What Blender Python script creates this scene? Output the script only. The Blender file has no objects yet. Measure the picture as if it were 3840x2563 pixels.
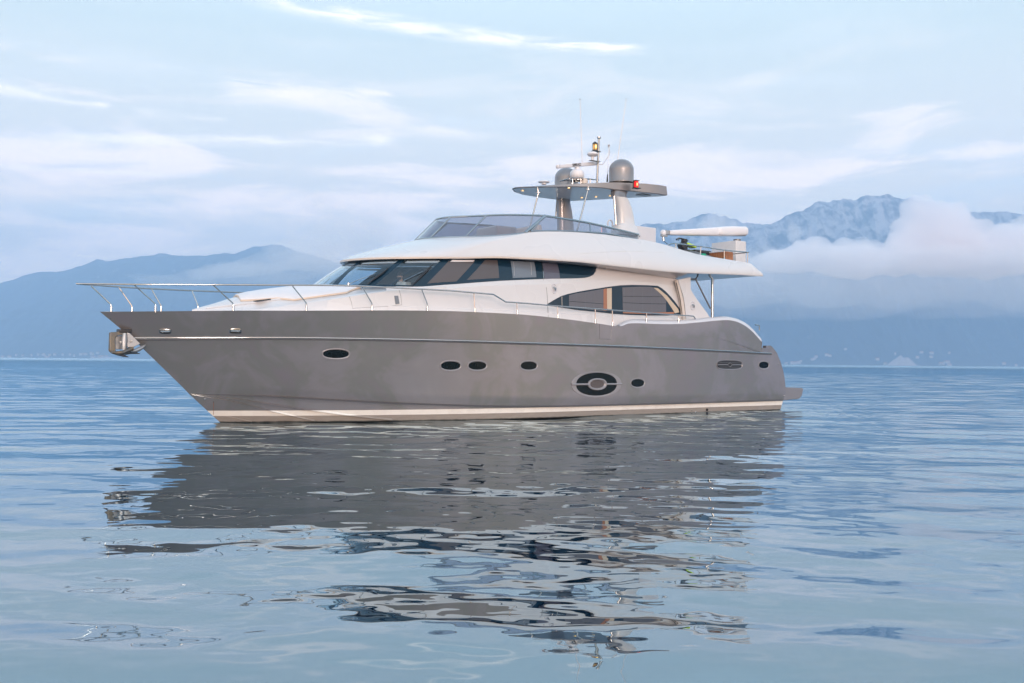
import bpy, bmesh, math, random
import numpy as np
from mathutils import Vector, Matrix, noise
from mathutils.bvhtree import BVHTree
random.seed(7); np.random.seed(7)
SC = bpy.context.scene
COL = SC.collection
# ---------------------------------------------------------------- camera
SRCW, SRCH, FOC, CAMH = 3840.0, 2563.0, 3733.0, 1.9
ROLL = math.atan(0.0089); PITCH = math.atan(76.1/FOC)
cam_f = Vector((0, math.cos(PITCH), math.sin(PITCH)))
_r0 = Vector((1, 0, 0)); _u0 = _r0.cross(cam_f)
cam_r = _r0*math.cos(ROLL) + _u0*math.sin(ROLL)
cam_u = -_r0*math.sin(ROLL) + _u0*math.cos(ROLL)
cd = bpy.data.cameras.new('camera'); cam = bpy.data.objects.new('camera', cd); COL.objects.link(cam)
cd.sensor_width = 36; cd.lens = 36*FOC/SRCW; cd.clip_start = 0.1; cd.clip_end = 90000
cam.matrix_world = Matrix(((cam_r.x, cam_u.x, -cam_f.x, 0), (cam_r.y, cam_u.y, -cam_f.y, 0), (cam_r.z, cam_u.z, -cam_f.z, CAMH), (0, 0, 0, 1)))
SC.camera = cam
SC.render.resolution_x, SC.render.resolution_y = 1024, 683
# ---------------------------------------------------------------- light and exposure
SC.view_settings.view_transform = 'Standard'; SC.view_settings.look = 'None'
SC.view_settings.exposure = 0.27; SC.view_settings.gamma = 1
SUN_EL, SUN_AZ = math.radians(7), math.radians(168)      # azimuth clockwise from +Y: behind the camera, a little right
sund = Vector((math.sin(SUN_AZ)*math.cos(SUN_EL), math.cos(SUN_AZ)*math.cos(SUN_EL), math.sin(SUN_EL)))
sl = bpy.data.lights.new('sun', 'SUN'); so = bpy.data.objects.new('sun', sl); COL.objects.link(so)
sl.energy = 1.1; sl.angle = math.radians(12); sl.color = (1, .80, .71)
so.rotation_euler = (-sund).to_track_quat('-Z', 'Y').to_euler()
SC.cycles.use_denoising = True
SC.cycles.max_bounces = 16; SC.cycles.transparent_max_bounces = 24; SC.cycles.volume_bounces = 14
SC.cycles.caustics_reflective = False; SC.cycles.caustics_refractive = False
SC.cycles.sample_clamp_indirect = 6

class NT:
    def __init__(s, tree): s.t = tree; s.n = tree.nodes; s.l = tree.links
    def node(s, typ, **kw):
        n = s.n.new(typ); ins = kw.pop('ins', {})
        for k, v in kw.items(): setattr(n, k, v)
        for k, v in ins.items(): s.set(n.inputs[k], v)
        return n
    def set(s, sock, v):
        if isinstance(v, bpy.types.NodeSocket): s.l.new(v, sock)
        else: sock.default_value = v
    def math(s, op, a, b=0.0, c=0.0, clamp=False):
        n = s.n.new('ShaderNodeMath'); n.operation = op; n.use_clamp = clamp
        s.set(n.inputs[0], a); s.set(n.inputs[1], b); s.set(n.inputs[2], c); return n.outputs[0]
    def mix(s, f, a, b, typ='MIX'):
        n = s.n.new('ShaderNodeMix'); n.data_type = 'RGBA'; n.blend_type = typ
        s.set(n.inputs['Factor'], f); s.set(n.inputs['A'], a); s.set(n.inputs['B'], b); return n.outputs['Result']
    def ramp(s, f, stops, interp='LINEAR'):
        n = s.n.new('ShaderNodeValToRGB'); n.color_ramp.interpolation = interp
        e = n.color_ramp.elements
        while len(e) < len(stops): e.new(0.5)
        for el, (p, c) in zip(e, stops):
            el.position = p; el.color = c if len(c) == 4 else (*c, 1)
        s.set(n.inputs[0], f); return n.outputs['Color']
    def noise(s, vec, scale=1, detail=4, rough=.55, dist=0):
        n = s.n.new('ShaderNodeTexNoise'); s.l.new(vec, n.inputs['Vector'])
        n.inputs['Scale'].default_value = scale; n.inputs['Detail'].default_value = detail
        n.inputs['Roughness'].default_value = rough; n.inputs['Distortion'].default_value = dist
        return n.outputs['Fac']
    def sstep(s, v, a, b, lo=0.0, hi=1.0):
        n = s.n.new('ShaderNodeMapRange'); n.interpolation_type = 'SMOOTHSTEP'
        s.set(n.inputs['Value'], v)
        for k, x in (('From Min', a), ('From Max', b), ('To Min', lo), ('To Max', hi)): s.set(n.inputs[k], x)
        return n.outputs['Result']
    def xyz(s, x, y, z=0.0):
        n = s.n.new('ShaderNodeCombineXYZ'); s.set(n.inputs[0], x); s.set(n.inputs[1], y); s.set(n.inputs[2], z); return n.outputs[0]

def pix_dir(px, py):
    d = cam_f + cam_r*((px-SRCW/2)/FOC) - cam_u*((py-SRCH/2)/FOC)
    return d/d.y
def azel(px, py):
    d = pix_dir(px, py).normalized(); return math.atan2(d.x, d.y), math.asin(d.z)

# ---------------------------------------------------------------- sky
world = bpy.data.worlds.new('World'); SC.world = world; world.use_nodes = True
w = NT(world.node_tree); w.n.clear()
tc = w.node('ShaderNodeTexCoord'); sep = w.node('ShaderNodeSeparateXYZ'); w.l.new(tc.outputs['Generated'], sep.inputs[0])
vx, vy, vz = sep.outputs
el = w.math('ARCSINE', vz); az = w.math('ARCTAN2', vx, vy)
sky = w.node('ShaderNodeTexSky', sky_type='NISHITA'); sky.sun_disc = False
sky.sun_elevation = SUN_EL; sky.sun_rotation = SUN_AZ; sky.air_density = 1.0; sky.dust_density = 1.5; sky.ozone_density = 2.0
skyc = w.node('ShaderNodeVectorMath', operation='SCALE'); w.l.new(sky.outputs[0], skyc.inputs[0]); skyc.inputs['Scale'].default_value = 0.09
# thin high cloud veil: pale, a little pink low down, bluer overhead
veil = w.ramp(w.math('MULTIPLY', w.math('ADD', el, 0.02), 0.9), [(0.0, (1.62, 1.25, 1.02)), (.14, (1.34, 1.16, 1.0)), (.30, (.82, .93, .94)), (.42, (.90, 1.14, 1.30)), (.6, (.66, .90, 1.12)), (1.0, (.42, .66, .94))])
base = w.mix(0.78, skyc.outputs[0], veil)
# stretched cloud banks
p1 = w.xyz(w.math('MULTIPLY', az, 3.2), w.math('MULTIPLY', el, 15.0), 1.7)
n1 = w.noise(p1, 1.5, 7, .56, .6)
lit = w.sstep(n1, .46, .64)
p2 = w.xyz(w.math('MULTIPLY', az, 3.0), w.math('MULTIPLY', el, 20.0), 8.3)
n2 = w.noise(p2, 1.2, 6, .55, .4)
grey = w.sstep(n2, .50, .70)
lowm = w.sstep(el, .34, .10)
base = w.mix(w.math('MULTIPLY', w.math('MULTIPLY', grey, .75), w.sstep(el, .30, .06, .35, 1.0)), base, (.92, .96, 1.0, 1))
base = w.mix(w.math('MULTIPLY', lit, w.math('MULTIPLY', lowm, .85)), base, (1.78, 1.42, 1.26, 1))
def streak(c, x0, y0, x1, y1, w0, w1, col, amt, seed, wob=.35):
    """a contrail-like streak of cloud between two directions of the sky"""
    (a0, e0), (a1, e1) = azel(x0, y0), azel(x1, y1)
    t = w.math('DIVIDE', w.math('SUBTRACT', az, a0), a1-a0)
    tcl = w.math('MAXIMUM', w.math('MINIMUM', t, 1.0), 0.0)
    bow = w.math('MULTIPLY', w.math('MULTIPLY', tcl, w.math('SUBTRACT', 1.0, tcl)), (e0-e1)*-.35)
    line = w.math('ADD', w.math('MULTIPLY_ADD', t, e1-e0, e0), bow)
    nz = w.noise(w.xyz(w.math('MULTIPLY', az, 9), w.math('MULTIPLY', el, 70), seed), 1.0, 8, .66, .5)
    d = w.math('SUBTRACT', el, w.math('ADD', line, w.math('MULTIPLY', w.math('SUBTRACT', nz, .5), w0*wob*3)))
    wd = w.math('MULTIPLY_ADD', tcl, w1-w0, w0)
    prof = w.sstep(w.math('DIVIDE', w.math('ABSOLUTE', d), wd), 1.25, .0)
    ends = w.math('MULTIPLY', w.sstep(t, -.05, .12), w.sstep(t, 1.02, .93))
    return w.mix(w.math('MULTIPLY', w.math('MULTIPLY', prof, ends), w.math('MULTIPLY', w.sstep(nz, .34, .66), amt)), c, col)
W_ = (1.55, 1.38, 1.26, 1)
base = streak(base, 940, -25, 2425, 190, .012, .006, W_, .95, 3.1)
base = streak(base, -150, 300, 420, 400, .010, .004, W_, .8, 5.2)
base = streak(base, 150, 520, 1500, 530, .006, .007, W_, .75, 9.7)
base = streak(base, -200, 610, 780, 665, .003, .002, W_, .9, 12.4)
base = streak(base, 820, 330, 1480, 370, .020, .012, (1.55, 1.32, 1.16, 1), .65, 15.9, .6)
base = streak(base, 500, 425, 850, 450, .006, .003, W_, .6, 18.3)
base = streak(base, 1300, 460, 2150, 530, .012, .006, (1.5, 1.30, 1.16, 1), .5, 21.5, .6)
base = streak(base, -200, 700, 1100, 770, .020, .012, (1.6, 1.30, 1.12, 1), .6, 25.5, .5)
base = streak(base, -300, 860, 1050, 850, .012, .010, (.85, .85, .86, 1), .6, 27.5, .5)
base = streak(base, 1000, 670, 1500, 690, .007, .005, (.78, .80, .84, 1), .7, 31.5, .4)
base = streak(base, 3500, 640, 4100, 650, .016, .022, (.86, .90, .92, 1), .7, 33.5, .5)
base = streak(base, 1600, 440, 2200, 470, .010, .006, (.92, .96, .98, 1), .6, 36.5, .4)
below = w.mix(w.sstep(el, -.02, -.10), base, (.30, .40, .52, 1))
# the glow of the low sun spread over the sky around it, behind the camera
dt = w.node('ShaderNodeVectorMath', operation='DOT_PRODUCT'); w.l.new(tc.outputs['Generated'], dt.inputs[0]); dt.inputs[1].default_value = tuple(sund)
glow = w.mix(w.sstep(dt.outputs['Value'], .1, 1.0), (1, 1, 1, 1), (1.7, 1.45, 1.35, 1))
below = w.mix(1.0, below, glow, 'MULTIPLY')
below = w.mix(1.0, below, (1.17, 1.155, 1.09, 1), 'MULTIPLY')
bg = w.node('ShaderNodeBackground'); w.l.new(below, bg.inputs[0]); bg.inputs[1].default_value = 1.0
wo = w.node('ShaderNodeOutputWorld'); w.l.new(bg.outputs[0], wo.inputs[0])

# ---------------------------------------------------------------- materials
def pmat(name, col, rough=.5, metal=0, coat=0, spec=.5, coatr=.05, build=None, **kw):
    m = bpy.data.materials.new(name); m.use_nodes = True
    nt = NT(m.node_tree); b = nt.n['Principled BSDF']
    b.inputs['Base Color'].default_value = (*col, 1); b.inputs['Roughness'].default_value = rough
    b.inputs['Metallic'].default_value = metal; b.inputs['Coat Weight'].default_value = coat
    b.inputs['Coat Roughness'].default_value = coatr; b.inputs['Specular IOR Level'].default_value = spec
    for k, v in kw.items(): b.inputs[k.replace('_', ' ')].default_value = v
    # every surface gets a little procedural variation of colour and gloss
    tc = nt.node('ShaderNodeTexCoord')
    nz = nt.noise(tc.outputs['Object'], 3.0, 5, .6)
    if build: build(nt, b, tc, nz)
    else:
        c2 = tuple(min(1, c*1.015+.001) for c in col); c1 = tuple(c*.985 for c in col)
        nt.l.new(nt.ramp(nz, [(.3, c1), (.7, c2)]), b.inputs['Base Color'])
        nt.l.new(nt.sstep(nz, .3, .7, max(.0, rough*.92), min(1, rough*1.08)), b.inputs['Roughness'])
    return m
def hull_paint(nt, b, tc, nz):
    sp = nt.node('ShaderNodeSeparateXYZ'); nt.l.new(tc.outputs['Object'], sp.inputs[0])
    z = sp.outputs[2]
    big = nt.noise(tc.outputs['Object'], .55, 4, .6, .5)
    c = nt.ramp(big, [(.30, (.25, .215, .23)), (.45, (.235, .225, .215)), (.55, (.275, .25, .26)), (.7, (.30, .275, .285))])
    # salt streaks and dull scuffs
    st = nt.noise(nt.xyz(nt.math('MULTIPLY', sp.outputs[0], .5), sp.outputs[1], nt.math('MULTIPLY', z, .6)), 1.6, 4, .6)
    c = nt.mix(nt.math('MULTIPLY', nt.sstep(st, .55, .78), .16), c, (.38, .35, .35, 1))
    stripe = nt.mix(nt.sstep(nz, .4, .75), (.84, .83, .80, 1), (.76, .74, .71, 1))
    low = nt.mix(nt.noise(nt.xyz(nt.math('MULTIPLY', sp.outputs[0], 1.0), 0.0, nt.math('MULTIPLY', z, 5)), 2.5, 5), (.23, .20, .18, 1), (.36, .33, .30, 1))
    isst = nt.math('MULTIPLY', nt.math('GREATER_THAN', z, .20), nt.math('LESS_THAN', z, .36))
    c = nt.mix(isst, c, stripe)
    c = nt.mix(nt.math('LESS_THAN', z, .20), c, low)
    slime = nt.sstep(nt.math('ADD', z, nt.math('MULTIPLY', nz, .05)), .075, .03)
    c = nt.mix(slime, c, (.035, .035, .03, 1))
    nt.l.new(c, b.inputs['Base Color'])
    up = nt.math('GREATER_THAN', z, .37)
    nt.l.new(nt.math('MULTIPLY', up, .55), b.inputs['Metallic'])
    nt.l.new(nt.sstep(st, .3, .7, .28, .36), b.inputs['Roughness'])
    nt.l.new(nt.math('MULTIPLY', up, .6), b.inputs['Coat Weight'])
    bp = nt.node('ShaderNodeBump'); bp.inputs['Strength'].default_value = .06; bp.inputs['Distance'].default_value = .02
    nt.l.new(nt.noise(tc.outputs['Object'], .9, 3, .5), bp.inputs['Height']); nt.l.new(bp.outputs[0], b.inputs['Normal'])
def plain(nt, b, tc, nz): nt.l.new(nt.sstep(nt.noise(tc.outputs['Object'], .5, 2), .3, .7, .26, .32), b.inputs['Roughness'])
M = {}
M['hull'] = pmat('hull_paint', (.22, .2, .2), .36, .55, .3, build=hull_paint)
M['greypaint'] = pmat('grey_metallic_paint', (.27, .25, .255), .33, .5, .4)
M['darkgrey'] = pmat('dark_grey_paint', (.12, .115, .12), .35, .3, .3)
M['white'] = pmat('white_gelcoat', (.65, .645, .66), .26, 0, .4, build=plain)
M['cream'] = pmat('cream_gelcoat', (.66, .58, .52), .4)
M['cap'] = pmat('pale_grey_gelcoat', (.62, .62, .66), .3, 0, .4)
M['rim'] = pmat('recess_grey_paint', (.30, .29, .31), .35, .2, .3)
M['steel'] = pmat('polished_steel', (.42, .41, .41), .07, 1)
M['mask'] = pmat('dark_window_mask', (.006, .024, .045), .06, 0, .0, spec=.45)
M['black'] = pmat('black_plastic', (.02, .02, .025), .4)
M['portglass'] = pmat('dark_porthole_glass', (.002, .006, .009), .05, spec=.22)
M['blind'] = pmat('grey_blind', (.105, .105, .125), .7, 0, .6, coatr=.02)
M['brownblind'] = pmat('brown_blind', (.085, .070, .070), .5, 0, .4, coatr=.02)
M['lilacblind'] = pmat('lilac_blind', (.09, .09, .13), .6, 0, .8, coatr=.03)
M['lightblind'] = pmat('light_blind', (.15, .18, .22), .6, 0, .6, coatr=.02)
M['beige'] = pmat('beige_trim', (.55, .46, .36), .6)
M['rust'] = pmat('warm_wood_trim', (.34, .13, .06), .5, 0, .6)
M['cushion'] = pmat('white_cushion', (.74, .72, .74), .8)
M['cushedge'] = pmat('beige_cushion_edge', (.68, .56, .46), .8)
M['radome'] = pmat('white_plastic', (.78, .77, .80), .35)
M['aluminium'] = pmat('galvanised_metal', (.42, .42, .43), .45, .8)
M['lime'] = pmat('lime_plastic', (.50, .72, .03), .4)
M['green'] = pmat('green_plastic', (.0, .35, .2), .4)
M['interior'] = pmat('cabin_lining', (.62, .57, .50), .7)
M['dash'] = pmat('cabin_dashboard', (.25, .27, .30), .6)
M['skin'] = pmat('skin', (.48, .27, .19), .5)
M['shirt'] = pmat('white_shirt', (.78, .78, .76), .85)
M['hair'] = pmat('dark_hair', (.03, .02, .018), .7)
M['trouser'] = pmat('dark_cloth', (.04, .05, .08), .8)
def anchor_b(nt, b, tc, nz):
    n = nt.noise(tc.outputs['Object'], 6, 5, .65)
    nt.l.new(nt.ramp(n, [(.35, (.15, .15, .155)), (.55, (.20, .17, .13)), (.7, (.27, .17, .09))]), b.inputs['Base Color'])
    nt.l.new(nt.sstep(n, .4, .7, .8, .1), b.inputs['Metallic'])
M['anchor'] = pmat('weathered_galvanised_steel', (.3, .3, .3), .5, .7, build=anchor_b)
def wood_b(nt, b, tc, nz):
    sp = nt.node('ShaderNodeSeparateXYZ'); nt.l.new(tc.outputs['Object'], sp.inputs[0])
    s = nt.math('ADD', sp.outputs[0], sp.outputs[1])
    f = nt.math('FRACT', nt.math('MULTIPLY', s, 11))
    n = nt.noise(nt.xyz(nt.math('MULTIPLY', s, 30), nt.math('MULTIPLY', sp.outputs[2], 2)), 1, 4)
    c = nt.ramp(n, [(.3, (.28, .10, .04)), (.7, (.50, .22, .10))])
    nt.l.new(nt.mix(nt.math('LESS_THAN', f, .16), c, (.06, .03, .02, 1)), b.inputs['Base Color'])
M['wood'] = pmat('slatted_teak', (.4, .2, .1), .5, build=wood_b)
def glassmat(name, tint, refl=1.0, dens=0.0):
    m = bpy.data.materials.new(name); m.use_nodes = True; nt = NT(m.node_tree); nt.n.clear()
    tr = nt.node('ShaderNodeBsdfTransparent'); tr.inputs[0].default_value = (*tint, 1)
    gl = nt.node('ShaderNodeBsdfGlossy'); gl.inputs[0].default_value = (1, 1, 1, 1); gl.inputs['Roughness'].default_value = .015
    fr = nt.node('ShaderNodeFresnel'); ge = nt.node('ShaderNodeNewGeometry'); nt.l.new(nt.math('MULTIPLY_ADD', ge.outputs['Backfacing'], 1/1.5-1.5, 1.5), fr.inputs[0])
    tc = nt.node('ShaderNodeTexCoord')
    bp = nt.node('ShaderNodeBump'); bp.inputs['Strength'].default_value = .03; nt.l.new(nt.noise(tc.outputs['Object'], 1.3, 2), bp.inputs['Height'])
    nt.l.new(bp.outputs[0], gl.inputs['Normal'])
    df = nt.node('ShaderNodeBsdfDiffuse'); df.inputs[0].default_value = (.35, .35, .42, 1)
    mx0 = nt.node('ShaderNodeMixShader'); mx0.inputs[0].default_value = dens; nt.l.new(tr.outputs[0], mx0.inputs[1]); nt.l.new(df.outputs[0], mx0.inputs[2])
    mx = nt.node('ShaderNodeMixShader'); nt.l.new(nt.math('MULTIPLY_ADD', fr.outputs[0], 1.7*refl, .03, clamp=True), mx.inputs[0])
    nt.l.new(mx0.outputs[0], mx.inputs[1]); nt.l.new(gl.outputs[0], mx.inputs[2])
    o = nt.node('ShaderNodeOutputMaterial'); nt.l.new(mx.outputs[0], o.inputs[0]); return m
M['glass'] = glassmat('clear_tinted_glass', (.74, .84, .90))
M['smoke'] = glassmat('smoked_glass', (.50, .51, .58), .8, .14)
def emis(name, col, s):
    m = bpy.data.materials.new(name); m.use_nodes = True; nt = NT(m.node_tree); b = nt.n['Principled BSDF']
    b.inputs['Base Color'].default_value = (*col, 1); b.inputs['Emission Color'].default_value = (*col, 1); b.inputs['Emission Strength'].default_value = s
    return m
M['warmlamp'] = emis('lit_warm_lamp', (1, .62, .22), 2.5)
M['warmlens'] = emis('amber_lens', (.75, .42, .12), .35)
M['redlamp'] = emis('lit_red_lens', (.8, .004, .004), .4)
M['redcore'] = emis('lit_red_filament', (1, .35, .12), 3.0)

# ---------------------------------------------------------------- yacht frame: x forward, y to port, z up, origin where the stem meets the water
def ground_pt(px, py):
    d = pix_dir(px, py); return Vector((0, 0, CAMH)) + d*(-CAMH/d.z)
Bo = ground_pt(825, 1585); So = ground_pt(2943, 1537)
_L = (So-Bo).length; _ang = math.atan2((So-Bo).y, (So-Bo).x) + math.asin(2.75/_L)
FWD = Vector((-math.cos(_ang), -math.sin(_ang), 0)); PRT = Vector((-FWD.y, FWD.x, 0)); UP = Vector((0, 0, 1))
YROT = math.atan2(FWD.y, FWD.x)
def tob(v): d = v-Bo; return Vector((d.dot(FWD), d.dot(PRT), d.z))
def tow(q): return Bo + FWD*q[0] + PRT*q[1] + UP*q[2]
CB = tob(Vector((0, 0, CAMH)))
def rayb(px, py): d = pix_dir(px, py); return Vector((d.dot(FWD), d.dot(PRT), d.z))
def hy(px, py, y): d = rayb(px, py); return CB + d*((y-CB.y)/d.y)
def hz(px, py, z): d = rayb(px, py); return CB + d*((z-CB.z)/d.z)
def hx(px, py, x): d = rayb(px, py); return CB + d*((x-CB.x)/d.x)
def hs(px, py, yf):
    """point where the sight line meets the upright surface y = yf(x)"""
    d = rayb(px, py); t = 15.0; g0 = None
    while t < 60:
        p = CB+d*t; g = p.y-yf(p.x)
        if g0 is not None and g0 > 0 >= g: return CB+d*(t-.02+.02*g0/(g0-g))
        g0 = g; t += .02
    return CB+d*30
def proj(q):
    v = tow(q)-Vector((0, 0, CAMH)); k = v.dot(cam_f)
    return SRCW/2+FOC*v.dot(cam_r)/k, SRCH/2-FOC*v.dot(cam_u)/k
def hb(px, py, bvh):
    for k in range(0, 40, 3):
        for ax_, ay_ in ((0, 1), (0, -1), (1, 0), (-1, 0)):
            d = rayb(px+ax_*k, py+ay_*k).normalized(); r = bvh.ray_cast(CB, d)
            if r[0] is not None: return r[0], r[1]
            if k == 0: break
    p = CB+rayb(px, py)*38; r = bvh.find_nearest(p); return r[0], r[1]
def interp(x, tab):
    return float(np.interp(x, [t[0] for t in tab], [t[1] for t in tab]))
def smooth_tab(tab):
    """monotone-x cubic table -> callable"""
    xs = np.array([t[0] for t in tab], float); ys = np.array([t[1] for t in tab], float)
    if xs[0] > xs[-1]: xs, ys = xs[::-1], ys[::-1]
    h = np.diff(xs); dl = np.diff(ys)/h; m = np.zeros(len(xs)); m[0], m[-1] = dl[0], dl[-1]
    for i in range(1, len(xs)-1):
        m[i] = 0 if dl[i-1]*dl[i] <= 0 else 2*dl[i-1]*dl[i]/(dl[i-1]+dl[i])
    def f(x):
        x = min(max(x, xs[0]), xs[-1]); i = int(min(max(np.searchsorted(xs, x)-1, 0), len(h)-1)); t = (x-xs[i])/h[i]
        return float((2*t**3-3*t*t+1)*ys[i]+(t**3-2*t*t+t)*h[i]*m[i]+(-2*t**3+3*t*t)*ys[i+1]+(t**3-t*t)*h[i]*m[i+1])
    return f

# ---------------------------------------------------------------- object helpers
BASES = {}
def thing(name, label, cat, base=(0, 0, 0), group=None, kind=None, boat=True):
    o = bpy.data.objects.new(name, None); COL.objects.link(o); o.empty_display_size = .3
    if boat: o.location = tow(base); o.rotation_euler = (0, 0, YROT)
    else: o.location = base
    o['label'] = label; o['category'] = cat
    if group: o['group'] = group
    if kind: o['kind'] = kind
    BASES[o.name] = Vector(base); return o
def mk(name, V, F, mat, parent=None, smooth=True, mats=None, label=None):
    root = parent
    while root is not None and root.parent is not None: root = root.parent
    b = BASES.get(root.name, Vector((0, 0, 0))) if root is not None else Vector((0, 0, 0))
    me = bpy.data.meshes.new(name)
    me.from_pydata([(v[0]-b.x, v[1]-b.y, v[2]-b.z) for v in V], [], F)
    bm = bmesh.new(); bm.from_mesh(me); bmesh.ops.remove_doubles(bm, verts=bm.verts, dist=1e-5)
    bmesh.ops.recalc_face_normals(bm, faces=bm.faces); bm.to_mesh(me); bm.free()
    if smooth:
        for p in me.polygons: p.use_smooth = True
        try: me.set_sharp_from_angle(angle=math.radians(smooth if smooth > 1 else 38))
        except Exception: pass
    me.materials.append(mat)
    o = bpy.data.objects.new(name, me); COL.objects.link(o)
    if parent is not None: o.parent = parent
    if label: o['label'] = label
    return o
class MB:
    def __init__(s): s.v = []; s.f = []
    def add(s, V, F):
        k = len(s.v); s.v += [tuple(v) for v in V]; s.f += [tuple(i+k for i in f) for f in F]; return s
    def grid(s, P, closed=False):
        nu, nv = len(P), len(P[0]); V = [p for r in P for p in r]; F = []
        for i in range(nu-1):
            for j in range(nv-1 if not closed else nv):
                j2 = (j+1) % nv; F.append((i*nv+j, i*nv+j2, (i+1)*nv+j2, (i+1)*nv+j))
        return s.add(V, F)
    def box(s, c, sz, rz=0, ry=0, bev=.0, taper=1.0):
        hx_, hy_, hz_ = sz[0]/2, sz[1]/2, sz[2]/2; R = Matrix.Rotation(rz, 3, 'Z') @ Matrix.Rotation(ry, 3, 'Y'); c = Vector(c)
        bm = bmesh.new(); bmesh.ops.create_cube(bm, size=1)
        for v in bm.verts:
            k = taper if v.co.z > 0 else 1
            v.co = Vector((v.co.x*sz[0]*k, v.co.y*sz[1]*k, v.co.z*sz[2]))
        if bev: bmesh.ops.bevel(bm, geom=list(bm.edges), offset=bev, segments=3, affect='EDGES', profile=.6)
        bm.verts.index_update()
        s.add([c+R @ v.co for v in bm.verts], [[v.index for v in f.verts] for f in bm.faces]); bm.free(); return s
    def tube(s, pts, r, n=10, caps=True, rs=None):
        pts = [Vector(p) for p in pts]; rings = []; up = Vector((0, 0, 1)); prev = None
        for i, p in enumerate(pts):
            t = (pts[min(i+1, len(pts)-1)]-pts[max(i-1, 0)]).normalized()
            if prev is None:
                a = t.cross(up if abs(t.z) < .9 else Vector((1, 0, 0))).normalized()
            else: a = (prev-t*prev.dot(t)).normalized()
            prev = a; b = t.cross(a); rr = rs[i] if rs else r
            rings.append([p+(a*math.cos(q)+b*math.sin(q))*rr for q in [2*math.pi*k/n for k in range(n)]])
        s.grid(rings, True)
        if caps:
            k = len(s.v); s.v += [tuple(v) for v in rings[0]]+[tuple(v) for v in rings[-1]]
            s.f += [tuple(range(k, k+n)), tuple(range(k+2*n-1, k+n-1, -1))]
        return s
    def lathe(s, c, prof, n=24, axis=Vector((0, 0, 1))):
        c = Vector(c); axis = axis.normalized(); a = axis.orthogonal().normalized(); b = axis.cross(a)
        s.grid([[c+axis*h+(a*math.cos(q)+b*math.sin(q))*max(r, 1e-4) for q in [2*math.pi*k/n for k in range(n)]] for r, h in prof], True); return s
    def plate(s, poly, off):
        """closed slab: outline poly (3-D points) pushed along vector off"""
        n = len(poly); off = Vector(off); a = [Vector(p) for p in poly]; b = [p+off for p in a]
        F = [tuple(range(n)), tuple(range(2*n-1, n-1, -1))]+[(i, (i+1) % n, n+(i+1) % n, n+i) for i in range(n)]
        return s.add(a+b, F)
    def mk(s, name, mat, parent=None, smooth=True, label=None): return mk(name, s.v, s.f, mat, parent, smooth, label=label)
def mirror(P): return [[(p[0], -p[1], p[2]) for p in r] for r in P]
def catmull(pts, k=6, closed=False):
    P = [Vector(p) for p in pts]; n = len(P); out = []
    for i in range(n if closed else n-1):
        g = (lambda j: P[j % n]) if closed else (lambda j: P[min(max(j, 0), n-1)])
        a, b, c, d = g(i-1), g(i), g(i+1), g(i+2)
        for q in range(k):
            t = q/k; out.append(.5*((2*b)+(c-a)*t+(2*a-5*b+4*c-d)*t*t+(3*b-a-3*c+d)*t**3))
    if not closed: out.append(P[-1])
    return out

yacht = thing('motor_yacht', 'large grey and white motor yacht floating on calm water', 'yacht')
# ---------------------------------------------------------------- hull
def taperx(x): return 1-.035*max(0, (-x-15)/8)**2
def brow(x, x0, Bm, D, p): return taperx(x)*Bm*(1-(1-min(max((x0-x)/D, 0), 1))**p)
def bsheer(x): return brow(x, 3.5, 3.0, 13, 2.3)
def brail(x): return brow(x, 4.1, 2.98, 13, 2.3)
zsheer = smooth_tab([(3.5, 3.2), (2.1, 3.24), (0, 3.31), (-1.4, 3.345), (-3.7, 3.42), (-4.8, 3.455), (-6.8, 3.49), (-9, 3.475), (-10.7, 3.40), (-12.6, 3.27), (-13.45, 3.205), (-13.62, 3.22), (-13.95, 3.32), (-14.4, 3.345), (-15.5, 3.35), (-16.5, 3.38), (-17.7, 3.48), (-18.6, 3.57), (-19.4, 3.62), (-19.9, 3.57), (-20.4, 3.43), (-20.9, 3.19), (-21.3, 2.93), (-21.5, 2.80)])
zdeck = smooth_tab([(3.5, 3.2), (2.1, 3.24), (0, 3.31), (-1.4, 3.345), (-3.7, 3.42), (-6.8, 3.49), (-9, 3.475), (-10.7, 3.40), (-12.6, 3.27), (-13.5, 3.20), (-18, 3.0), (-22, 2.3)])
zrub = smooth_tab([(2.6, 2.47), (0, 2.52), (-2, 2.55), (-5, 2.555), (-9, 2.53), (-13.6, 2.49), (-19.7, 2.385), (-22.5, 2.325)])
zch = smooth_tab([(.957, .89), (.4, .86), (-1, .80), (-2.8, .69), (-5, .56), (-9, .41), (-12, .375), (-16, .375), (-20, .385), (-23.2, .41)])
xstern = lambda z: interp(z, [(-1, -22.8), (0, -23.0), (.41, -23.15), (.9, -23.21), (1.3, -23.12), (1.63, -23.0), (2.0, -22.8), (2.33, -22.56), (2.5, -22.36), (2.62, -22.16)])
bch = lambda x: brow(x, .957, 2.86, 12.5, 2.1)
brub = lambda x: brow(x, 2.6, 2.95, 13, 2.25)
bwl = lambda x: brow(x, 0, 2.78, 11, 2.0)
us = sorted(set([round(v, 5) for v in list(np.linspace(0, 1, 90)**1.25)]))
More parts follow.
